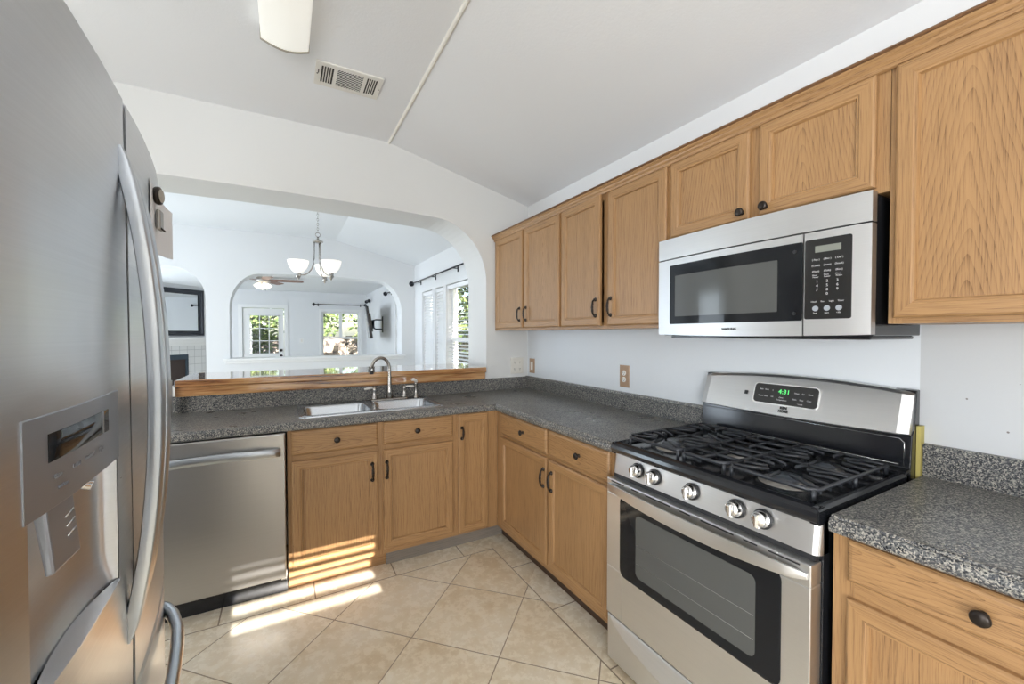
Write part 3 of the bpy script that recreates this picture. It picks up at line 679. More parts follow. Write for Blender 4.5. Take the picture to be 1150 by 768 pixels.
U3 = upper(1.278, .766, 1.786, 2.15, [(1.265, .912, 1.802, 2.128, 'knob', .936, OAKC), (.876, .541, 1.802, 2.128, 'knob', .850, OAKC)],
      'short oak double wall cabinet above the microwave', [(0, .025), (.36, .41), (.726, .766)])
U4 = upper(.510, .47, 1.405, 2.15, [(.496, .055, 1.421, 2.128, 'pull', .09, OAKW)],
      'tall oak wall cabinet right of the microwave with cathedral grain', [(0, .03), (.44, .47)])
# crown moulding along all wall cabinets
t = thing('cabinet_crown', 'oak crown moulding with shadow-dark top bead running along the wall cabinet tops', 'crown moulding', (XF, 1.5, 2.15))
MB().prism([(.02, 0), (-.006, -.022), (-.012, -.018), (-.014, -.008), (-.02, 0), (-.022, .006), (-.030, .014), (-.030, .020), (.02, .020)], -1.47, 1.531, 'xz').obj('moulding', OAKY, t)
MB().prism([(.02, .0201), (-.034, .0201), (-.038, .024), (-.036, .029), (.02, .029)], -1.47, 1.531, 'xz').obj('shadow_bead', oak('oak_shadow_bead', 'y', 0, 0, (.05, .025, .012), (.20, .10, .045)), t)  # bead coloured dark brown to draw the shadowed line along the top


def base(name, origin, rz, W, depth, items, label, stiles, rails, z0=.105, z1=.874, kick=None):
    t = thing(name, label, 'cabinet', origin, rz, 'oak base cabinets')
    carcass(t, W, depth, z0, z1, stiles, rails)
    for it in items:
        if it[0] == 'door':
            _, x0, x1, a_, b_, hx, h0, h1 = it; d = door_part(t, x0, x1, a_, b_, it[0] and OAKV); pull(d, hx-(x0+x1)/2, h0-(a_+b_)/2, h1-(a_+b_)/2, -.019)
        else:
            _, x0, x1, a_, b_, hx = it; d = drawer_part(t, x0, x1, a_, b_); knob(d, hx-(x0+x1)/2, 0, -.019)
    return t
YF = 2.415
base('sink_cabinet', (.008, YF, 0), 0, .921, .60, [('drawer', .019, .453, .742, .869, .236), ('drawer', .483, .906, .742, .869, .676), ('door', .019, .453, .138, .712, .420, .545, .650), ('door', .483, .906, .138, .712, .500, .545, .650)],
     'oak sink base cabinet with two doors and two drawer fronts', [(0, .03), (.440, .496), (.893, .921)], [(.105, .15), (.70, .755), (.86, .874)])
base('corner_cabinet', (.929, YF, 0), 0, .298, .60, [('door', .018, .225, .120, .880-.012, .042, .712, .795)],
     'narrow oak corner base cabinet with a single tall door', [(0, .03), (.215, .298)], [(.105, .13), (.86, .874)])
base('base_cabinet', (XB, YF, 0), RM, 1.123, XR-XB, [('drawer', .075, .602, .735, .869, .365), ('drawer', .622, 1.085, .735, .869, .885), ('door', .075, .602, .140, .715, .585-.002, .552, .660), ('door', .622, 1.085, .140, .715, .658, .552, .660)],
     'oak two door base cabinet left of the range', [(.0, .09), (.590, .634), (1.075, 1.123)], [(.105, .15), (.70, .75), (.86, .874)])
base('base_cabinet', (XB, .512, 0), RM, .90, XR-XB, [('drawer', .034, .46, .765, .869-.002, .262), ('door', .034, .46, .14, .722, .43, .6, .7)],
     'oak base cabinet right of the range with one dark knob drawer', [(0, .045), (.45, .50), (.86, .90)], [(.105, .15), (.715, .765), (.86, .874)])
# kicks
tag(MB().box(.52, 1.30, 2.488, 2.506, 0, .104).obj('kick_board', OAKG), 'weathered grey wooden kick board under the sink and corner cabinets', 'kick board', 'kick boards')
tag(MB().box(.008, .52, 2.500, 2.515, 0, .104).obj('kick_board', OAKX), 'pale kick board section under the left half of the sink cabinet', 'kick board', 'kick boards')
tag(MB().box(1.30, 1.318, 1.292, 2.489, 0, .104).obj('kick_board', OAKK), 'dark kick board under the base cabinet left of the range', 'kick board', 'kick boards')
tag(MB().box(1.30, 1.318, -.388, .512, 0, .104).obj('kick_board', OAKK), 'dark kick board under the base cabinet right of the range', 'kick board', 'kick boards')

# ------------------------------------------------------------------ worktops
SX0, SX1, SY0, SY1 = .085, .880, 2.545, 2.93     # sink cut-out
CF = YB-.635; CFX = XR-.635
def nose(mb, axis, a0, a1, front, mi=0):
    # rounded drip edge profile swept along an axis (front points to -y or -x)
    p = [(0.03, .874), (.006, .874), (.001, .880), (0, .892), (.002, .903), (.007, .908), (.012, .9095), (.015, .914), (.020, .9155), (.026, .9145), (.03, .914)]
    q = [(front+u, z) for u, z in p]
    if axis == 'x': mb.prism(q, a0, a1, 'yz', smooth=False)
    else: mb.prism(q, a0, a1, 'xz', smooth=False)
mb = MB()
wall_holes(mb, 'y', -.60, XR, CF+.03, YB, 0, 1, [(SX0, SX1, SY0, SY1)])
for v_ in mb.bm.verts: v_.co = (v_.co.x, v_.co.z, .874 if v_.co.y < .5 else .914)
mb.box(CFX+.03, XR, 1.290, CF+.03, .874, .914)
nose(mb, 'x', -.60, CFX+.03, CF); nose(mb, 'y', 1.290, CF+.03, CFX)
mb.box(-.60, XR-.02, YB-.02, YB, .914, 1.012); mb.box(XR-.022, XR-.002, 1.290, YB, .914, 1.018)
mb.prism([(XR-.022, 1.018), (XR-.024, 1.010), (XR-.026, 1.004), (XR-.022, 1.000)], 1.29, YB-.02, 'xz')
wt = tag(mb.obj('worktop', GRAN), 'dark speckled laminate worktop wrapping the corner around the sink', 'worktop', 'laminate worktops')
mb = MB(); mb.box(CFX+.03, XR-.002, -.39, .514, .874, .914); nose(mb, 'y', -.39, .514, CFX)
mb.box(XR-.022, XR-.002, -.39, .514, .914, 1.018); mb.box(XR-.024, XR-.022, -.39, .514, 1.0, 1.014)
tag(mb.obj('worktop', GRAN), 'dark speckled laminate worktop right of the range', 'worktop', 'laminate worktops')
# bar ledge
t = thing('bar_ledge', 'glossy brown wooden bar ledge on the half wall behind the sink', 'ledge', (.4, YB, 1.06))
mb = MB(); mb.box(-.948, 1.005, -.085, .44, .012, .052); mb.obj('ledge_top', BARW, t, bevel=.006)
mb = MB(); mb.prism([(-.0, -.045), (-.064, -.045), (-.068, -.03), (-.068, .008), (-.074, .012), (0, .012)], -.946, 1.001, 'yz'); mb.obj('front_trim', BARW, t, bevel=.003)
t.location = (.4, YB, 1.06)
# little grey box at the worktop's left end
t = thing('end_block', 'small grey upright block at the left end of the worktop by the refrigerator', 'block', (-.574, 2.94, .9145))
mb = MB(); mb.slab(-.017, .017, 0, .20, -.02, .02, .006); mb.obj('casing', mat('block_grey', (.42, .46, .50), .35), t)
mb = MB(); mb.slab(-.019, .019, 0, .10, -.024, -.02, .002); mb.obj('lower_face', mat('block_dark', (.05, .06, .07), .3), t)

# sink
t = thing('kitchen_sink', 'double bowl stainless steel sink set into the worktop', 'sink', (.48, 2.74, .914))
def rr(x0, x1, y0, y1, r, z, n=5):
    P = []
    for (cx, cy, a0) in ((x1-r, y1-r, 0), (x0+r, y1-r, 90), (x0+r, y0+r, 180), (x1-r, y0+r, 270)):
        for i in range(n+1): q = R(a0+90*i/n); P.append((cx+r*cos(q), cy+r*sin(q), z))
    return P
def rim_faces(mb, outer, inners, z):
    bm = mb.bm; es = []
    for L_ in [outer]+inners:
        vs = [bm.verts.new((p[0], p[1], z)) for p in L_]
        es += [bm.edges.new((vs[i], vs[(i+1) % len(vs)])) for i in range(len(vs))]
    bmesh.ops.triangle_fill(bm, use_beauty=True, use_dissolve=False, edges=es)
ox0, ox1, oy0, oy1 = -.415, .415, -.232, .225
B1 = (-.385, -.020); B2 = (.020, .385); by0, by1 = -.195, .120
mb = MB(); rim_faces(mb, rr(ox0, ox1, oy0, oy1, .04, 0), [rr(B1[0], B1[1], by0, by1, .05, 0), rr(B2[0], B2[1], by0, by1, .05, 0)], .006)
mb.rings([rr(ox0-.002, ox1+.002, oy0-.002, oy1+.002, .04, .0), rr(ox0, ox1, oy0, oy1, .04, .006)], cap=False)
mb.rings([rr(ox0+.012, ox1-.012, oy0+.012, oy1-.012, .04, .006), rr(ox0+.016, ox1-.016, oy0+.016, oy1-.016, .038, .0085), rr(ox0+.02, ox1-.02, oy0+.02, oy1-.02, .036, .006)], cap=False)
mb.obj('rim', SINKS, t, recalc=True)
for B_ in (B1, B2):
    mb = MB(); mb.rings([rr(B_[0], B_[1], by0, by1, .05, .006), rr(B_[0]+.006, B_[1]-.006, by0+.006, by1-.006, .05, -.004), rr(B_[0]+.012, B_[1]-.012, by0+.012, by1-.012, .055, -.13), rr(B_[0]+.03, B_[1]-.03, by0+.03, by1-.03, .05, -.165), rr(B_[0]+.12, B_[1]-.12, by0+.11, by1-.11, .03, -.172)], cap=True)
    # keep only the bottom cap
    bm = mb.bm; bm.faces.ensure_lookup_table(); top = [f for f in bm.faces if len(f.verts) > 4 and f.calc_center_median().z > 0]
    bmesh.ops.delete(bm, geom=top, context='FACES_ONLY'); mb.obj('bowl', SINKS, t, smooth=True)
    mb = MB(); mb.lathe(((B_[0]+B_[1])/2, -.04, -.172), (0, 0, 1), [(0, .04), (.004, .038), (.004, .02), (.001, .01)], 16); mb.obj('drain', CHR, t)
# faucet
t = thing('kitchen_faucet', 'brushed nickel gooseneck faucet with two lever handles behind the sink', 'faucet', (.637, 2.905, .920))
mb = MB(); mb.rings([rr(-.13, .13, -.028, .028, .027, 0), rr(-.13, .13, -.028, .028, .027, .006), rr(-.122, .122, -.02, .02, .019, .012)], cap=True); mb.obj('base_plate', NICK, t)
mb = MB(); pts = [(0, 0, .01), (0, 0, .06), (0, 0, .12), (0, 0, .17), (0, 0, .215)]
ex = Vector((-.125, -.03, 0)); 
for i in range(1, 13):
    q = pi*i/12*1.0; pts.append(tuple(ex*(.5-.5*cos(q))+Vector((0, 0, .215+.078*sin(q)))))
e = Vector(pts[-1]); pts.append(tuple(e+Vector((-.001, 0, -.012))))
rd = [2.0, 1.5, 1.15, 1.0, .95]+[.9]*13; mb.tube(pts, .012, 12, rads=rd); spout = mb.obj('spout', NICK, t)
mb = MB(); mb.lathe(e+Vector((0, 0, -.008)), (0, 0, -1), [(0, .011), (.004, .014), (.02, .015), (.022, .010)], 14); mb.obj('aerator', BLKM, spout)
for sx in (-1, 1):
    mb = MB(); x = sx*.102; mb.lathe((x, 0, .01), (0, 0, 1), [(0, .022), (.01, .019), (.03, .013), (.055, .012), (.066, .015), (.078, .013), (.084, .006)], 14)
    h = mb.obj('handle', NICK, t)
    mb = MB(); mb.tube([(x, 0, .082), (x+sx*.02, -.005, .088), (x+sx*.045, -.01, .086), (x+sx*.068, -.012, .084)], .006, 8, rads=[.8, .8, 1.3, 1.0]); mb.obj('lever', SOCK, h)['label'] = 'pale porcelain lever'
t = thing('side_sprayer', 'slim nickel side sprayer with a pale tip right of the faucet', 'sprayer', (.822, 2.905, .920))
mb = MB(); mb.lathe((0, 0, 0), (0, 0, 1), [(0, .022), (.006, .02), (.015, .012), (.05, .011), (.09, .010), (.10, .013), (.112, .012)], 14); mb.obj('body', NICK, t)
mb = MB(); mb.tube([(.005, 0, .11), (-.004, -.006, .125), (-.02, -.012, .133), (-.034, -.014, .132)], .011, 8, rads=[.9, 1, 1.0, .8]); mb.obj('spray_head', SOCK, t)

# ------------------------------------------------------------------ dishwasher
t = thing('dishwasher', 'stainless steel dishwasher left of the sink cabinet', 'dishwasher', (-.595, YF, 0))
mb = MB(); mb.box(.005, .592, .02, .59, .10, .868); mb.obj('tub', BLKM, t)
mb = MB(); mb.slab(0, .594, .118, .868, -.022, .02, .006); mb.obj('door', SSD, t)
mb = MB(); mb.box(.0, .598, .07, .09, .002, .118); mb.obj('kick_plate', BLK, t)
mb = MB(); P = []
for i in range(21):
    u = i/20; x = .02+.554*u; q = 1-(2*u-1)**2; P.append((x, -.026-.036*min(1, q*1.6)**.6, .79+.012*q-.016))
rs = [[(x, y-.005, z-.020), (x, y+.004, z-.022), (x, y+.004, z+.022), (x, y-.005, z+.020)] for x, y, z in P]
mb.rings(rs, smooth=True); mb.obj('handle', SSH, t)
mb = MB(); mb.box(.57, .595, .06, .07, .07, .118); mb.obj('hose_clip', CHR, t)

# ------------------------------------------------------------------ range
t = thing('gas_range', 'stainless steel gas range with black cooktop and five burners', 'range', (1.190, 1.288, 0), RM); RG = t; W = .760
mb = MB(); mb.box(0, W, .025, .60, .03, .885); mb.box(.03, W-.03, .05, .55, 0, .03); mb.obj('body', BLK, t)
# control panel (rounded ends)
def bar_panel(name, x0, x1, z0, z1, yb, prof, m, parent, er=.022):
    """prof: y offset of face for z in [0..1]; ends rounded back"""
    mb = MB(); rs = []; n = 26
    xs_ = [x0+er*(1-cos(pi/2*i/6)) for i in range(7)]+[x1-er*(1-cos(pi/2*(6-i)/6)) for i in range(7)]
    for x in xs_:
        d = max(0, er-(x-x0), er-(x1-x)); back = er-sqrt(max(0, er*er-d*d))
        rs.append([(x, yb, z0), (x, yb, z1)]+[(x, prof(1-k/6)+back, z1-(z1-z0)*k/6) for k in range(7)])
    mb.rings(rs, smooth=True); o = mb.obj(name, m, parent, bevel=0); o.data.set_sharp_from_angle(angle=R(12)); return o
bar_panel('control_panel', 0, W, .803, .886, .05, lambda u: .001+.012*u, SS, t)
for kx in (.139, .222, .381, .537, .617):
    mb = MB(); c0 = Vector((kx, .004, .846)); ax = Vector((0, -1, .12))
    mb.lathe(c0, ax, [(0, .028), (.004, .028), (.006, .022)], 24, mi=1); mb.lathe(c0+ax*.004, ax, [(0, .024), (.004, .024), (.018, .0215), (.024, .019), (.025, .002)], 24)
    mb.slab(kx-.0065, kx+.0065, .846-.0185, .846+.021, -.036, -.014, .004)
    mb.obj('knob', [CHR, BLKM], t)
# oven door
DX0, DX1 = .004, W-.004
mb = MB(); wall_holes(mb, 'y', DX0, DX1, .228, .786, -.028, .024, [(.09, .676, .425, .728)]); o = mb.obj('oven_door', SS, t, bevel=.003); OD = o
def rrz(x0, x1, z0, z1, r, y, n=5): return [(p[0], y, p[1]) for p in rr(x0, x1, z0, z1, r, 0, n)]
mb = MB(); mb.rings([rrz(.080, .686, .415, .738, .028, -.0275), rrz(.080, .686, .415, .738, .028, -.0295), rrz(.084, .682, .419, .734, .026, -.0305)], smooth=False); mb.obj('window_border', GLS, OD)
mb = MB(); mb.rings([rrz(.165, .618, .452, .690, .02, -.0300), rrz(.165, .618, .452, .690, .02, -.0312)], smooth=False); mb.obj('window_pane', GLS2, OD)
mb = MB()
for z in (.505, .575): mb.tube([(.17, -.0314, z), (.613, -.0314, z)], .0007, 4)
mb.obj('oven_rack', mat('rack_grey', (.25, .25, .23), .4), OD)
mb = MB(); rs = []
for i in range(25):
    u = i/24; x = .012+(W-.024)*u; q = 1-(2*u-1)**2; y = -.029-.034*q**.6; zc_ = .757-.006*q; hh = .008+.015*q**.6
    rs.append([(x, y-.004, zc_-hh), (x, y-.0055, zc_), (x, y-.004, zc_+hh), (x, y+.006, zc_+hh*.9), (x, y+.006, zc_-hh*.9)])
mb.rings(rs, smooth=True); oh = mb.obj('handle', SS, OD); oh.data.set_sharp_from_angle(angle=R(14))
mb = MB()
for a_, b_ in ((.03, .10), (.14, .18), (.21, .32), (.36, .40), (.44, .55), (.58, .62), (.65, .73)): mb.box(a_, b_, -.0292, -.0275, .7765, .7805)
mb.obj('vent_slot', BLKM, OD)
mb = MB(); mb.box(.01, W-.01, .005, .03, .786, .804); mb.obj('gap_trim', BLKM, t)
# drawer
mb = MB(); mb.slab(DX0, DX1, .035, .218, -.024, .024, .004); dr = mb.obj('storage_drawer', SS, t)
mb = MB(); rs = []
for i in range(25):
    u = i/24; x = .02+(W-.04)*u; q = 1-(2*u-1)**2
    zt = .214; zb_ = .205-.062*q**.8; y = -.0245-.020*q**.7
    rs.append([(x, -.023, zt), (x, -.025, zt-.002), (x, y, zb_), (x, y+.002, zb_-.006), (x, -.023, zb_-.007)])
mb.rings(rs, smooth=False); mb.obj('drawer_grip', SS, dr)
mb = MB(); mb.box(.02, W-.02, .03, .05, .004, .036); mb.obj('toe_plate', BLKM, t)
# cooktop
mb = MB(); rs = []
prof = [(.03, .884), (.001, .886), (-.006, .893), (-.009, .905), (-.006, .917), (.004, .926), (.018, .930), (.030, .928), (.040, .918), (.56, .916), (.56, .884)]
mb.prism([(y, z) for y, z in prof], .003, W-.003, 'yz', smooth=False)
mb.prism([(0, .884), (0, .920), (.006, .929), (.016, .930), (.022, .918), (.022, .884)], .0, .56, 'xz'); mb.prism([(W, .884), (W, .920), (W-.006, .929), (W-.016, .930), (W-.022, .918), (W-.022, .884)], .0, .56, 'xz')
mb.obj('cooktop', BLK, t)
mb = MB(); mb.box(.03, W-.03, .0395, .0415, .9175, .9205); mb.box(W-.024, W-.022, .04, .55, .9175, .922); mb.box(.03, W-.03, .545, .548, .9165, .9195); mb.obj('cooktop_trim', CHR, t)['label'] = 'thin bright line around the cooktop well'
burn = [(.165, .165, .036), (.165, .405, .028), (.38, .285, .030), (.595, .165, .045), (.595, .405, .032)]
for bx_, by_, br_ in burn:
    mb = MB(); mb.lathe((bx_, by_, .916), (0, 0, 1), [(0, br_*1.7), (.003, br_*1.65), (.004, br_*1.15), (.012, br_*1.05), (.014, br_*.9)], 24, mi=0)
    o = mb.obj('burner', ALU, t)
    mb = MB(); mb.lathe((bx_, by_, .930), (0, 0, 1), [(0, br_), (.004, br_*1.02), (.008, br_*.92), (.009, br_*.1)], 24); mb.obj('burner_cap', CAPM, o)
def grate(x0, x1, nf):
    mb = MB(); y0_, y1_ = .055, .525; z = .952; r_ = .0042
    def bar(*p): mb.tube(p, r_, 4, ry=.007)
    cx = (x0+x1)/2
    c = .02
    loop = [(x0, y0_+c, z), (x0+c, y0_, z), (x1-c, y0_, z), (x1, y0_+c, z), (x1, y1_-c, z), (x1-c, y1_, z), (x0+c, y1_, z), (x0, y1_-c, z)]
    mb.tube(loop, r_, 4, ry=.007, loop=True)
    bar((x0, .285, z), (x1, .285, z))
    for f in ((x0+.008, y0_+.008), (x1-.008, y0_+.008), (x0+.008, y1_-.008), (x1-.008, y1_-.008), (x0, .285), (x1, .285)):
        mb.tube([(f[0], f[1], z), (f[0], f[1], .918)], .007, 4)
    if nf:
        for cy in (.165, .405):
            bar((cx, cy-.115 if cy < .2 else cy-.12, z), (cx, cy-.045, z+.006)); bar((cx, cy+.12 if cy < .2 else cy+.12, z), (cx, cy+.045, z+.006))
            for s_ in ((-1, 1) if x0 > .4 else (-1, 1)):
                xe = x0 if s_ < 0 else x1
                for dy in (-.085, -.03, .03, .085):
                    inner = cx+s_*(.05 if abs(dy) < .05 else .03)
                    mb.tube([(xe, cy+dy, z-.012), (xe-s_*.006, cy+dy, z+.003), (xe-s_*.03, cy+dy, z+.004), (inner, cy+dy*.55, z+.005)], r_*.8, 4, ry=.006)
    else:
        for i in range(1, 6): y = y0_+(y1_-y0_)*i/6; bar((x0, y, z), (x1, y, z))
        bar((cx, y0_, z), (cx, .24, z)); bar((cx, .33, z), (cx, y1_, z))
    return mb.obj('grate', IRON, t)
grate(.035, .285, 1); grate(.295, .465, 0); grate(.475, .725, 1)
# backguard
mb = MB(); mb.prism([(.545, .884), (.545, .93), (.575, .938), (.585, 1.045), (.60, 1.06), (.618, 1.19), (.643, 1.192), (.643, .884)], .0, W, 'yz'); mb.obj('backguard', BLK, t, bevel=.003)
mb = MB(); mb.tube([(.03, .573, .948), (W-.03, .573, .948)], .0012, 4); mb.tube([(.02, .581, 1.032), (W-.03, .581, 1.032), (W-.018, .580, 1.02), (W-.018, .574, .948)], .0012, 4); mb.obj('backguard_edge', CHR, t)['label'] = 'fine bright crease line on the black backguard'
mb = MB(); rs = []; n = 26
def bgtop(u): return 1.186+.022*(1-(2*u-1)**2)
for i in range(n+1):
    u = i/n; x = .004+(W-.008)*u; zt = bgtop(u); zb_ = 1.040+.006*(2*u-1)**2; e_ = min(u, 1-u)*W; bk = max(0, .018-e_)*.5
    def Yf(z): return .560+.050*((z-1.04)/.16)**1.0
    rs.append([(x, .632, zb_+.005), (x, Yf(zb_)+.012+bk, zb_), (x, Yf(zb_)-.002+bk, zb_+.006), (x, Yf(zt)-.004+bk, zt-.012), (x, Yf(zt)+.006+bk, zt-.002), (x, .640, zt)])
mb.rings(rs, smooth=True); bgp = mb.obj('backguard_panel', SS, t); bgp.data.set_sharp_from_angle(angle=R(12))
tilt = math.atan2(.050, .16)
fo = bpy.data.objects.new('clock_display', None)
mb = MB(); cx0, cx1, cz0, cz1 = -.120, .120, -.040, .040
mb.rings([rrz(cx0-.004, cx1+.004, cz0-.004, cz1+.004, .016, 0.004), rrz(cx0-.004, cx1+.004, cz0-.004, cz1+.004, .016, -.0015)], smooth=False, mi=1)
mb.rings([rrz(cx0, cx1, cz0, cz1, .014, 0), rrz(cx0, cx1, cz0, cz1, .014, -.003)], smooth=False)
cd = mb.obj('clock_display', [DISP, CHR], t); cd.location = (.372, .5825, 1.127); cd.rotation_euler = (-tilt, 0, 0)
text('clock_digits', '4:31', .026, GRN, cd, (-.002, -.0034, .012), FR)
for i, (x, z, s_) in enumerate([(-.092, .016, 'Bake'), (-.070, .016, 'Broil'), (-.046, .016, '||'), (-.092, -.012, 'Warm'), (-.070, -.012, 'Clean'), (-.046, -.012, 'Off'), (.045, .012, 'Timer'), (.068, .012, 'Set'), (.094, .012, 'Clock'), (.040, -.013, 'Start'), (.065, -.013, 'Stop'), (.092, -.013, 'Clear'), (.062, -.03, '• Lock'), (-.01, -.012, 'Oven'), (-.008, -.022, 'Temperature')]):
    text('button_label', s_, .0075, LET, cd, (x, -.0034, z), FR)
lg = text('maker_emblem', 'KEN\nMORE', .0135, LETD, t, (.372, .570, 1.064), (R(90)-tilt, 0, 0), bold=.0008); lg.location = (.376, .5640, 1.070)
mb = MB(); mb.box(-.007, .007, -.001, .001, -.008, .008); o = mb.obj('oven_light_button', BLKM, t); o.location = (.215, .5808, 1.122); o.rotation_euler = (-tilt, 0, 0)

# ------------------------------------------------------------------ microwave
t = thing('microwave_oven', 'stainless steel over the range microwave with black control panel', 'microwave', (1.440, 1.286, 1.370), RM); W = .758; H_ = .414
def my(x): u = 2*x/W-1; return .022*u*u+.0*u
def cpatch(name, x0, x1, z0, z1, off, th, m, parent, n=12, rz=0, sag=0):
    mb = MB(); rs = []
    n = 14; xs_ = lin(x0, x1, n) if not rz else [x0+rz*(1-cos(pi/2*i/5)) for i in range(5)]+lin(x0+rz, x1-rz, n)+[x1-rz*(1-cos(pi/2*(5-i)/5)) for i in range(1, 6)]
    for x in xs_:
        y = my(x)-off; s0 = sag*(1-(2*x/W-1)**2)
        if rz:
            d = max(0, rz-(x-x0), rz-(x1-x)); c_ = rz-sqrt(max(0, rz*rz-d*d))
        else: c_ = 0
        rs.append([(x, y+th, z0-s0+c_), (x, y, z0-s0+c_), (x, y, z1-c_), (x, y+th, z1-c_)])
    mb.rings(rs, smooth=False); return mb.obj(name, m, parent)
mb = MB(); mb.box(.004, W-.004, .051, XR-1.440, .0, H_-.002); mb.box(.02, W-.02, .08, XR-1.44, -.012, 0); mb.obj('body', BLK, t, bevel=.004)
cpatch('vent_hood', 0, W, .328, H_, 0, .030, SS, t, 16)
cpatch('door', 0, .588, .004, .323, 0, .030, SS, t, 14, 0, .006); 
mdoor = [o for o in bpy.data.objects if o.parent == t and o.name.startswith('door')][0]
cpatch('control_panel', .592, W, .004, .323, 0, .030, SS, t, 6, 0, .006)
mb = MB()
for z in (.323,): mb.box(.004, W-.004, .025, .051, z, z+.005)
mb.box(.588, .592, .015, .051, .004, .323); mb.obj('gap_trim', BLKM, t)
cpatch('door_glass', .066, .588, .048, .298, .0015, .002, GLS, mdoor, 12, .006)
cpatch('door_window', .096, .514, .080, .252, .0025, .002, GLS2, mdoor, 12, .003)
for z in (.072, .270):
    mb = MB(); mb.lathe((.565, my(.565)-.001, z), (0, -1, 0), [(0, .006), (.004, .005)], 10); mb.obj('door_rivet', BLKM, mdoor)
cp = cpatch('key_panel', .594, .714, .052, .300, .0015, .002, DISP, t, 6, .006)
cpatch('lcd', .622, .688, .258, .278, .0025, .002, LCD, t, 3)
def mlab(s_, x, z, size=.010, m=LET):
    sl = math.atan2(.022*2*(2*x/W-1)*2/W, 1); o = text('key_label', s_, size, m, t, (x, my(x)-.0022, z), (R(90), 0, sl)); return o
for (z, row) in ((.236, ('( Pop )', '( Bev )', '( Def )')), (.218, ('(Cook)', '(Auto)', '(Snack)')), (.200, ('(Heat)', '(Kids)', '(Rice)'))):
    for k, s_ in enumerate(row): mlab(s_, .624+.030*k, z, .0075)
for k in range(3):
    mlab('More   ', .624+.030*k, .188, .006); mlab('Power', .624+.030*k, .182, .006)
for i, row in enumerate(('123', '456', '789', ' 0 ')):
    for k, s_ in enumerate(row):
        if s_ != ' ': mlab(s_, .628+.026*k, .168-.013*i, .011)
for k, s_ in enumerate(('Clock', 'Fan', 'Light', 'Timer')): mlab(s_, .620+.023*k, .106, .0065)
for k, s_ in enumerate(('Stop', 'Start', '+30s')):
    mb = MB(); x = .624+.030*k; mb.lathe((x, my(x)-.001, .085), (0, -1, 0), [(0, .0085), (.0018, .008)], 16); mb.obj('round_key', mat('key_blue_grey', (.35, .38, .42), .4), t); mlab(s_, x, .071, .006)
sm = text('maker_lettering', 'SAMSUNG', .0125, LETD, mdoor, (.345, my(.345)-.0006, .024), FR, bold=.0004)

# ------------------------------------------------------------------ refrigerator (world coordinates around its base)
FOX = Vector((-.65, .955, 0))
t = thing('refrigerator', 'tall stainless steel french door refrigerator with water dispenser', 'refrigerator', FOX); FRG = t
pts_ = [(.50, -.262), (.52, -.245), (.56, -.236), (.62, -.230), (.704, -.227), (.82, -.230), (.90, -.2345), (.958, -.238), (.97, -.239), (1.03, -.2425), (1.094, -.247), (1.2, -.2575), (1.313, -.272), (1.38, -.283), (1.40, -.289), (1.412, -.303)]
def xf(y):
    if y <= pts_[0][0]: return pts_[0][1]
    for (a_, b_), (c_, d_) in zip(pts_[:-1], pts_[1:]):
        if y <= c_: u = (y-a_)/(c_-a_); return b_+(d_-b_)*u
    return pts_[-1][1]
def fbox(mb, y0, y1, z0, z1, xb=-.33, off=0, n=14, ez=.006):
    ys = lin(y0, y1, n)
    rs = [[(xb, y, z0), (xf(y)+off-ez, y, z0), (xf(y)+off, y, z0+ez), (xf(y)+off, y, z1-ez), (xf(y)+off-ez, y, z1), (xb, y, z1)] for y in ys]
    bm = mb.bm; V = [[bm.verts.new(p) for p in r] for r in rs]; nn = 6
    for i in range(len(V)-1):
        for j in range(nn):
            f = bm.faces.new((V[i][j], V[i][(j+1) % nn], V[i+1][(j+1) % nn], V[i+1][j])); f.smooth = True
    bm.faces.new(V[0]); bm.faces.new(list(reversed(V[-1])))
mb = MB(); mb.box(-1.0, -.345, .505, 1.405, .02, 1.755); mb.obj('cabinet', SIDE, t, origin=None).location = -FOX
ZB, ZT = .742, 1.78
RY0, RY1, RZ0, RZ1 = .604, .866, .985, 1.182
def split(o):
    o.data.set_sharp_from_angle(angle=R(25)); return o
mb = MB()
bm = mb.bm; ys = lin(.50, RY0, 7)+lin(RY0, RY1, 12)[1:]+lin(RY1, .953, 3)[1:]; nh = (7, 19)
zs = [ZB, RZ0, RZ1, ZT]
G = [[bm.verts.new((xf(y)-(.003 if z in (ZB, ZT) else 0), y, z)) for z in zs] for y in ys]
Bk = [[bm.verts.new((-.33, y, z)) for z in (ZB, ZT)] for y in ys]
for i in range(len(ys)-1):
    for j in range(3):
        if j == 1 and nh[0] <= i < nh[1]: continue
        f = bm.faces.new((G[i][j], G[i+1][j], G[i+1][j+1], G[i][j+1])); f.smooth = True
    bm.faces.new((Bk[i][0], Bk[i+1][0], G[i+1][0], G[i][0])); bm.faces.new((G[i][3], G[i+1][3], Bk[i+1][1], Bk[i][1])); bm.faces.new((Bk[i][0], Bk[i][1], Bk[i+1][1], Bk[i+1][0]))
for i in (0, -1): bm.faces.new((Bk[i][0], *G[i], Bk[i][1]))
ND = mb.obj('door', SSF, t); ND.location = -FOX; split(ND)
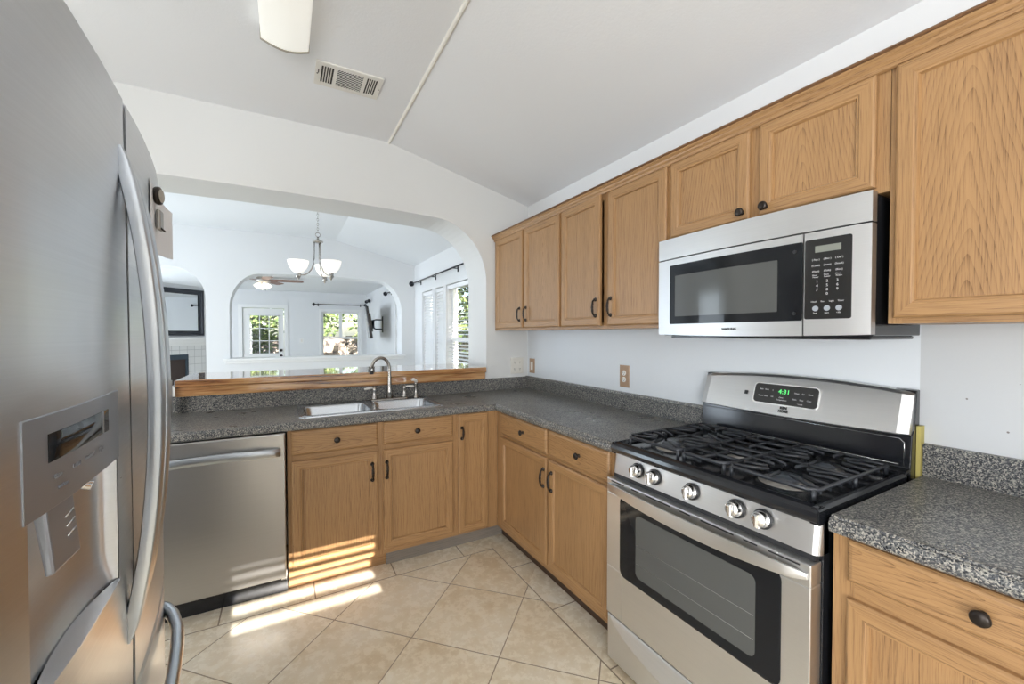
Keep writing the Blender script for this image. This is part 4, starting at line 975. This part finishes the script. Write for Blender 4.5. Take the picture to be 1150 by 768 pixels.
# dispenser recess: a scooped cavity open to the front
mb = MB(); rs = []
for k in range(15):
    u = k/14; z = RZ0+(RZ1-RZ0)*u; ring = []
    for i in range(17):
        q = pi*i/16; y = (RY0+RY1)/2-(RY1-RY0)/2*cos(q); dep = .045*sin(q)**.8*(1-.5*(1-min(1, u*3.0))**2)
        ring.append((xf(y)-.001-dep, y, z))
    rs.append(ring)
mb.rings(rs, close=False, cap=False, smooth=True)
cav = mb.obj('dispenser_recess', SSF, ND, recalc=False)
mb = MB(); ys = lin(RY0, RY1, 16)
rs = [[(xf(y)+.0005, y, RZ0-.003), (xf(y)+.001, y, RZ0+.001), (xf(y)-.001-.045*sin(pi*i/16)**.8*.5, y, RZ0+.004), (xf(y)-.001-.045*sin(pi*i/16)**.8*.5, y, RZ0-.003)] for i, y in enumerate(ys)]
mb.rings(rs, smooth=False); mb.obj('drip_tray', SSF, ND)
mb = MB(); fbox(mb, RY0-.006, RY1+.006, RZ1-.002, 1.287, xb=-.25, off=.0010, n=12, ez=.001); DP = mb.obj('dispenser_panel', SSP, ND); split(DP)
mb = MB(); fbox(mb, .640, .818, 1.233, 1.265, xb=-.24, off=.0018, n=6, ez=.0005); mb.obj('dispenser_display', GLS, DP)
mb = MB(); fbox(mb, .793, .797, 1.233, 1.265, xb=-.24, off=.0024, n=2, ez=.0005); mb.obj('display_divider', SSP, DP)
for i, s_ in enumerate(('Water', 'Cubed', 'Crushed', 'Light')):
    y = .66+.042*i; o = text('button_label', s_, .008, LBG, DP, (xf(y)+.0016, y, 1.214), (R(90), 0, R(90)))
text('button_label', 'Hold 3 sec', .006, LBG, DP, (xf(.67)+.0016, .67, 1.200), (R(90), 0, R(90)))
mb = MB(); mb.quadbox([(-.250, .686, 1.086), (-.242, .690, 1.088), (-.240, .756, 1.088), (-.248, .758, 1.086), (-.262, .686, 1.180), (-.250, .690, 1.180), (-.248, .756, 1.180), (-.260, .758, 1.180)])
PD_ = mb.obj('dispenser_paddle', SSP, ND, bevel=.003)
mb = MB()
for z in (1.118, 1.130, 1.142): mb.tube([(-.2440-(z-1.118)*.1, .728, z), (-.2435-(z-1.118)*.1, .750, z+.004)], .0015, 6)
mb.obj('paddle_rib', CHR, PD_)
mb = MB(); mb.tube([(-.262, .757, 1.182), (-.248, .758, 1.176), (-.230, .760, 1.170)], .006, 8); mb.obj('water_spout', CHR, ND)
mb = MB(); fbox(mb, .960, 1.412, ZB, ZT, n=26); FDo = mb.obj('door', SSF, t); FDo.location = -FOX; split(FDo)
mb = MB(); fbox(mb, .50, 1.412, .09, .734, n=40); DRW = mb.obj('freezer_drawer', SSF, t); DRW.location = -FOX; split(DRW)
mb = MB(); mb.box(-.34, -.27, .955, .961, ZB, ZT-.01); mb.box(-.34, -.30, .51, 1.40, .734, ZB); mb.obj('gasket', RUB, t).location = -FOX
mb = MB(); mb.box(-.40, -.29, .52, 1.39, .01, .085); mb.obj('base_grille', BLKM, t).location = -FOX
mb = MB(); mb.box(-.42, -.28, .515, .60, 1.757, 1.79); mb.box(-.42, -.30, 1.32, 1.40, 1.757, 1.79); mb.obj('hinge_cover', SIDE, t).location = -FOX
def bow(y, z0, z1, parent):
    mb = MB(); rs = []; n = 36; xd = xf(y)
    for i in range(n+1):
        u = 2*i/n-1; z = (z0+z1)/2+(z1-z0)/2*u; q = max(0, 1-abs(u)**2.0); off = .050*q**.75; th = .010+.012*min(1, q*5)
        xo = xd+off+.0015; xi = max(xd-.004, xo-th); hw = .006+.0085*min(1, q*2.5); m_ = (xo+xi)/2; hx = (xo-xi)/2
        rs.append([(m_+hx*math.copysign(abs(cos(a_))**.45, cos(a_)), y+hw*math.copysign(abs(sin(a_))**.45, sin(a_)), z) for a_ in [2*pi*(j+.5)/16 for j in range(16)]])
    mb.rings(rs, smooth=True); return split(mb.obj('handle', SSH, parent))
bow(.924, .848, 1.690, ND); bow(.985, .862, 1.676, FDo)
mb = MB(); P = [(-.287, 1.395), (-.262, 1.365), (-.242, 1.325), (-.222, 1.26), (-.209, 1.18), (-.200, 1.10), (-.194, 1.03), (-.192, .955), (-.190, .88), (-.189, .80), (-.188, .72), (-.192, .64), (-.205, .58), (-.235, .535)]
mb.tube([(x-.012, y, .655) for x, y in P], .013, 12, ry=.017, rads=[.8]+[1]*12+[.8]); mb.obj('handle', SSH, DRW)
# paper and magnets on the far door
PAP = mat('paper', (.80, .80, .82), .7)
t = thing('paper_note', 'blank white sheet pinned to the far refrigerator door', 'paper', (-.26, 1.26, 1.53))
mb = MB(); rs = []
for i in range(13):
    y = 1.165+.21*i/12; x = xf(y)+.002+.026*(i/12)**3
    z0_, z1_ = (1.56+.01*(i/12), 1.715-.03*(i/12)*.8)
    rs.append([(x, y, z0_), (x+.0008, y, z0_), (x+.0008, y, z1_), (x, y, z1_)])
mb.rings(rs, smooth=False); mb.obj('sheet', PAP, t).location = -Vector((-.26, 1.26, 1.53))
t = thing('fridge_magnet', 'round dark magnet holding the top of the paper note', 'magnet', (xf(1.215)+.006, 1.215, 1.69), 0, 'magnets on the refrigerator')
mb = MB(); mb.lathe((0, 0, 0), (1, -.12, 0), [(0, .018), (.003, .020), (.009, .020), (.011, .016)], 20); o = mb.obj('body', BRZ, t)
mb = MB(); mb.lathe((.0105, -.0013, 0), (1, -.12, 0), [(0, .015), (.002, .014)], 16); mb.obj('face', mat('magnet_beige', (.42, .39, .34), .6), o)
t = thing('fridge_magnet', 'square metal clip magnet below the round one on the paper note', 'magnet', (xf(1.235)+.007, 1.235, 1.64), 0, 'magnets on the refrigerator')
mb = MB(); mb.box(0, .009, -.016, .016, -.024, .022); o = mb.obj('clip', mat('clip_grey', (.33, .32, .30), .35, .7), t, bevel=.004)
mb = MB(); mb.tube([(.008, -.010, -.020), (.014, 0, -.026), (.008, .010, -.020)], .002, 6); mb.obj('lever', BRZ, o)

# ------------------------------------------------------------------ sockets and switch plates
def plate(name, label, cat, loc, rz, w_, h_, m, kind):
    t = thing(name, label, cat, loc, rz, 'outlet and switch plates'); mb = MB(); mb.slab(-w_/2, w_/2, -h_/2, h_/2, -.006, 0, .003); mb.obj('cover_plate', m, t)
    if kind == 'quad':
        for x in (-.025, .025):
            for z in (-.028, .028):
                mb = MB(); mb.slab(x-.014, x+.014, z-.015, z+.015, -.0075, -.0055, .001); o = mb.obj('outlet', PLATEW, t)
                mb = MB(); mb.box(x-.007, x-.004, -.0082, -.0072, z-.003, z+.007); mb.box(x+.004, x+.007, -.0082, -.0072, z-.003, z+.006); mb.lathe((x, -.0072, z-.008), (0, -1, 0), [(0, .0025), (.001, .0025)], 8); mb.obj('slot', HOLE, o)
    elif kind == 'duplex':
        for z in (-.020, .020):
            mb = MB(); mb.lathe((0, -.0055, z), (0, -1, 0), [(0, .0165), (.003, .0165), (.0035, .015)], 18); o = mb.obj('outlet', SOCK, t)
            mb = MB(); mb.box(-.0075, -.0055, -.0098, -.0088, z-.002, z+.008); mb.box(.0055, .0075, -.0098, -.0088, z-.002, z+.007); mb.lathe((0, -.0088, z-.008), (0, -1, 0), [(0, .0025), (.001, .0025)], 8); mb.obj('slot', HOLE, o)
    else:
        mb = MB(); mb.slab(-.017, .017, -.034, .034, -.009, -.005, .002); mb.obj('rocker', SOCK, t)
plate('double_outlet', 'ivory double outlet plate on the back wall right of the bar ledge', 'outlet', (1.730, YB, 1.108), 0, .122, .135, PLATEW, 'quad')
plate('light_switch', 'tan plate with white rocker switch in the far corner of the right wall', 'switch', (XR-.002, 2.955, 1.108), RM, .078, .122, PLATEB, 'rocker')
plate('wall_outlet', 'tan plate with white duplex outlet left of the range', 'outlet', (XR-.002, 1.875, 1.116), RM, .080, .135, PLATEB, 'duplex')
plate('light_switch', 'small white switch plate right of the back door in the living room', 'switch', (.36, YL, 1.22), 0, .09, .12, TRIM, 'rocker')
# yellow filler strip behind the range
tag(MB().box(XR-.035, XR-.003, .5165, .527, .90, 1.075).obj('filler_strip', YEL), 'yellowish filler strip between the range back and the right worktop', 'filler')
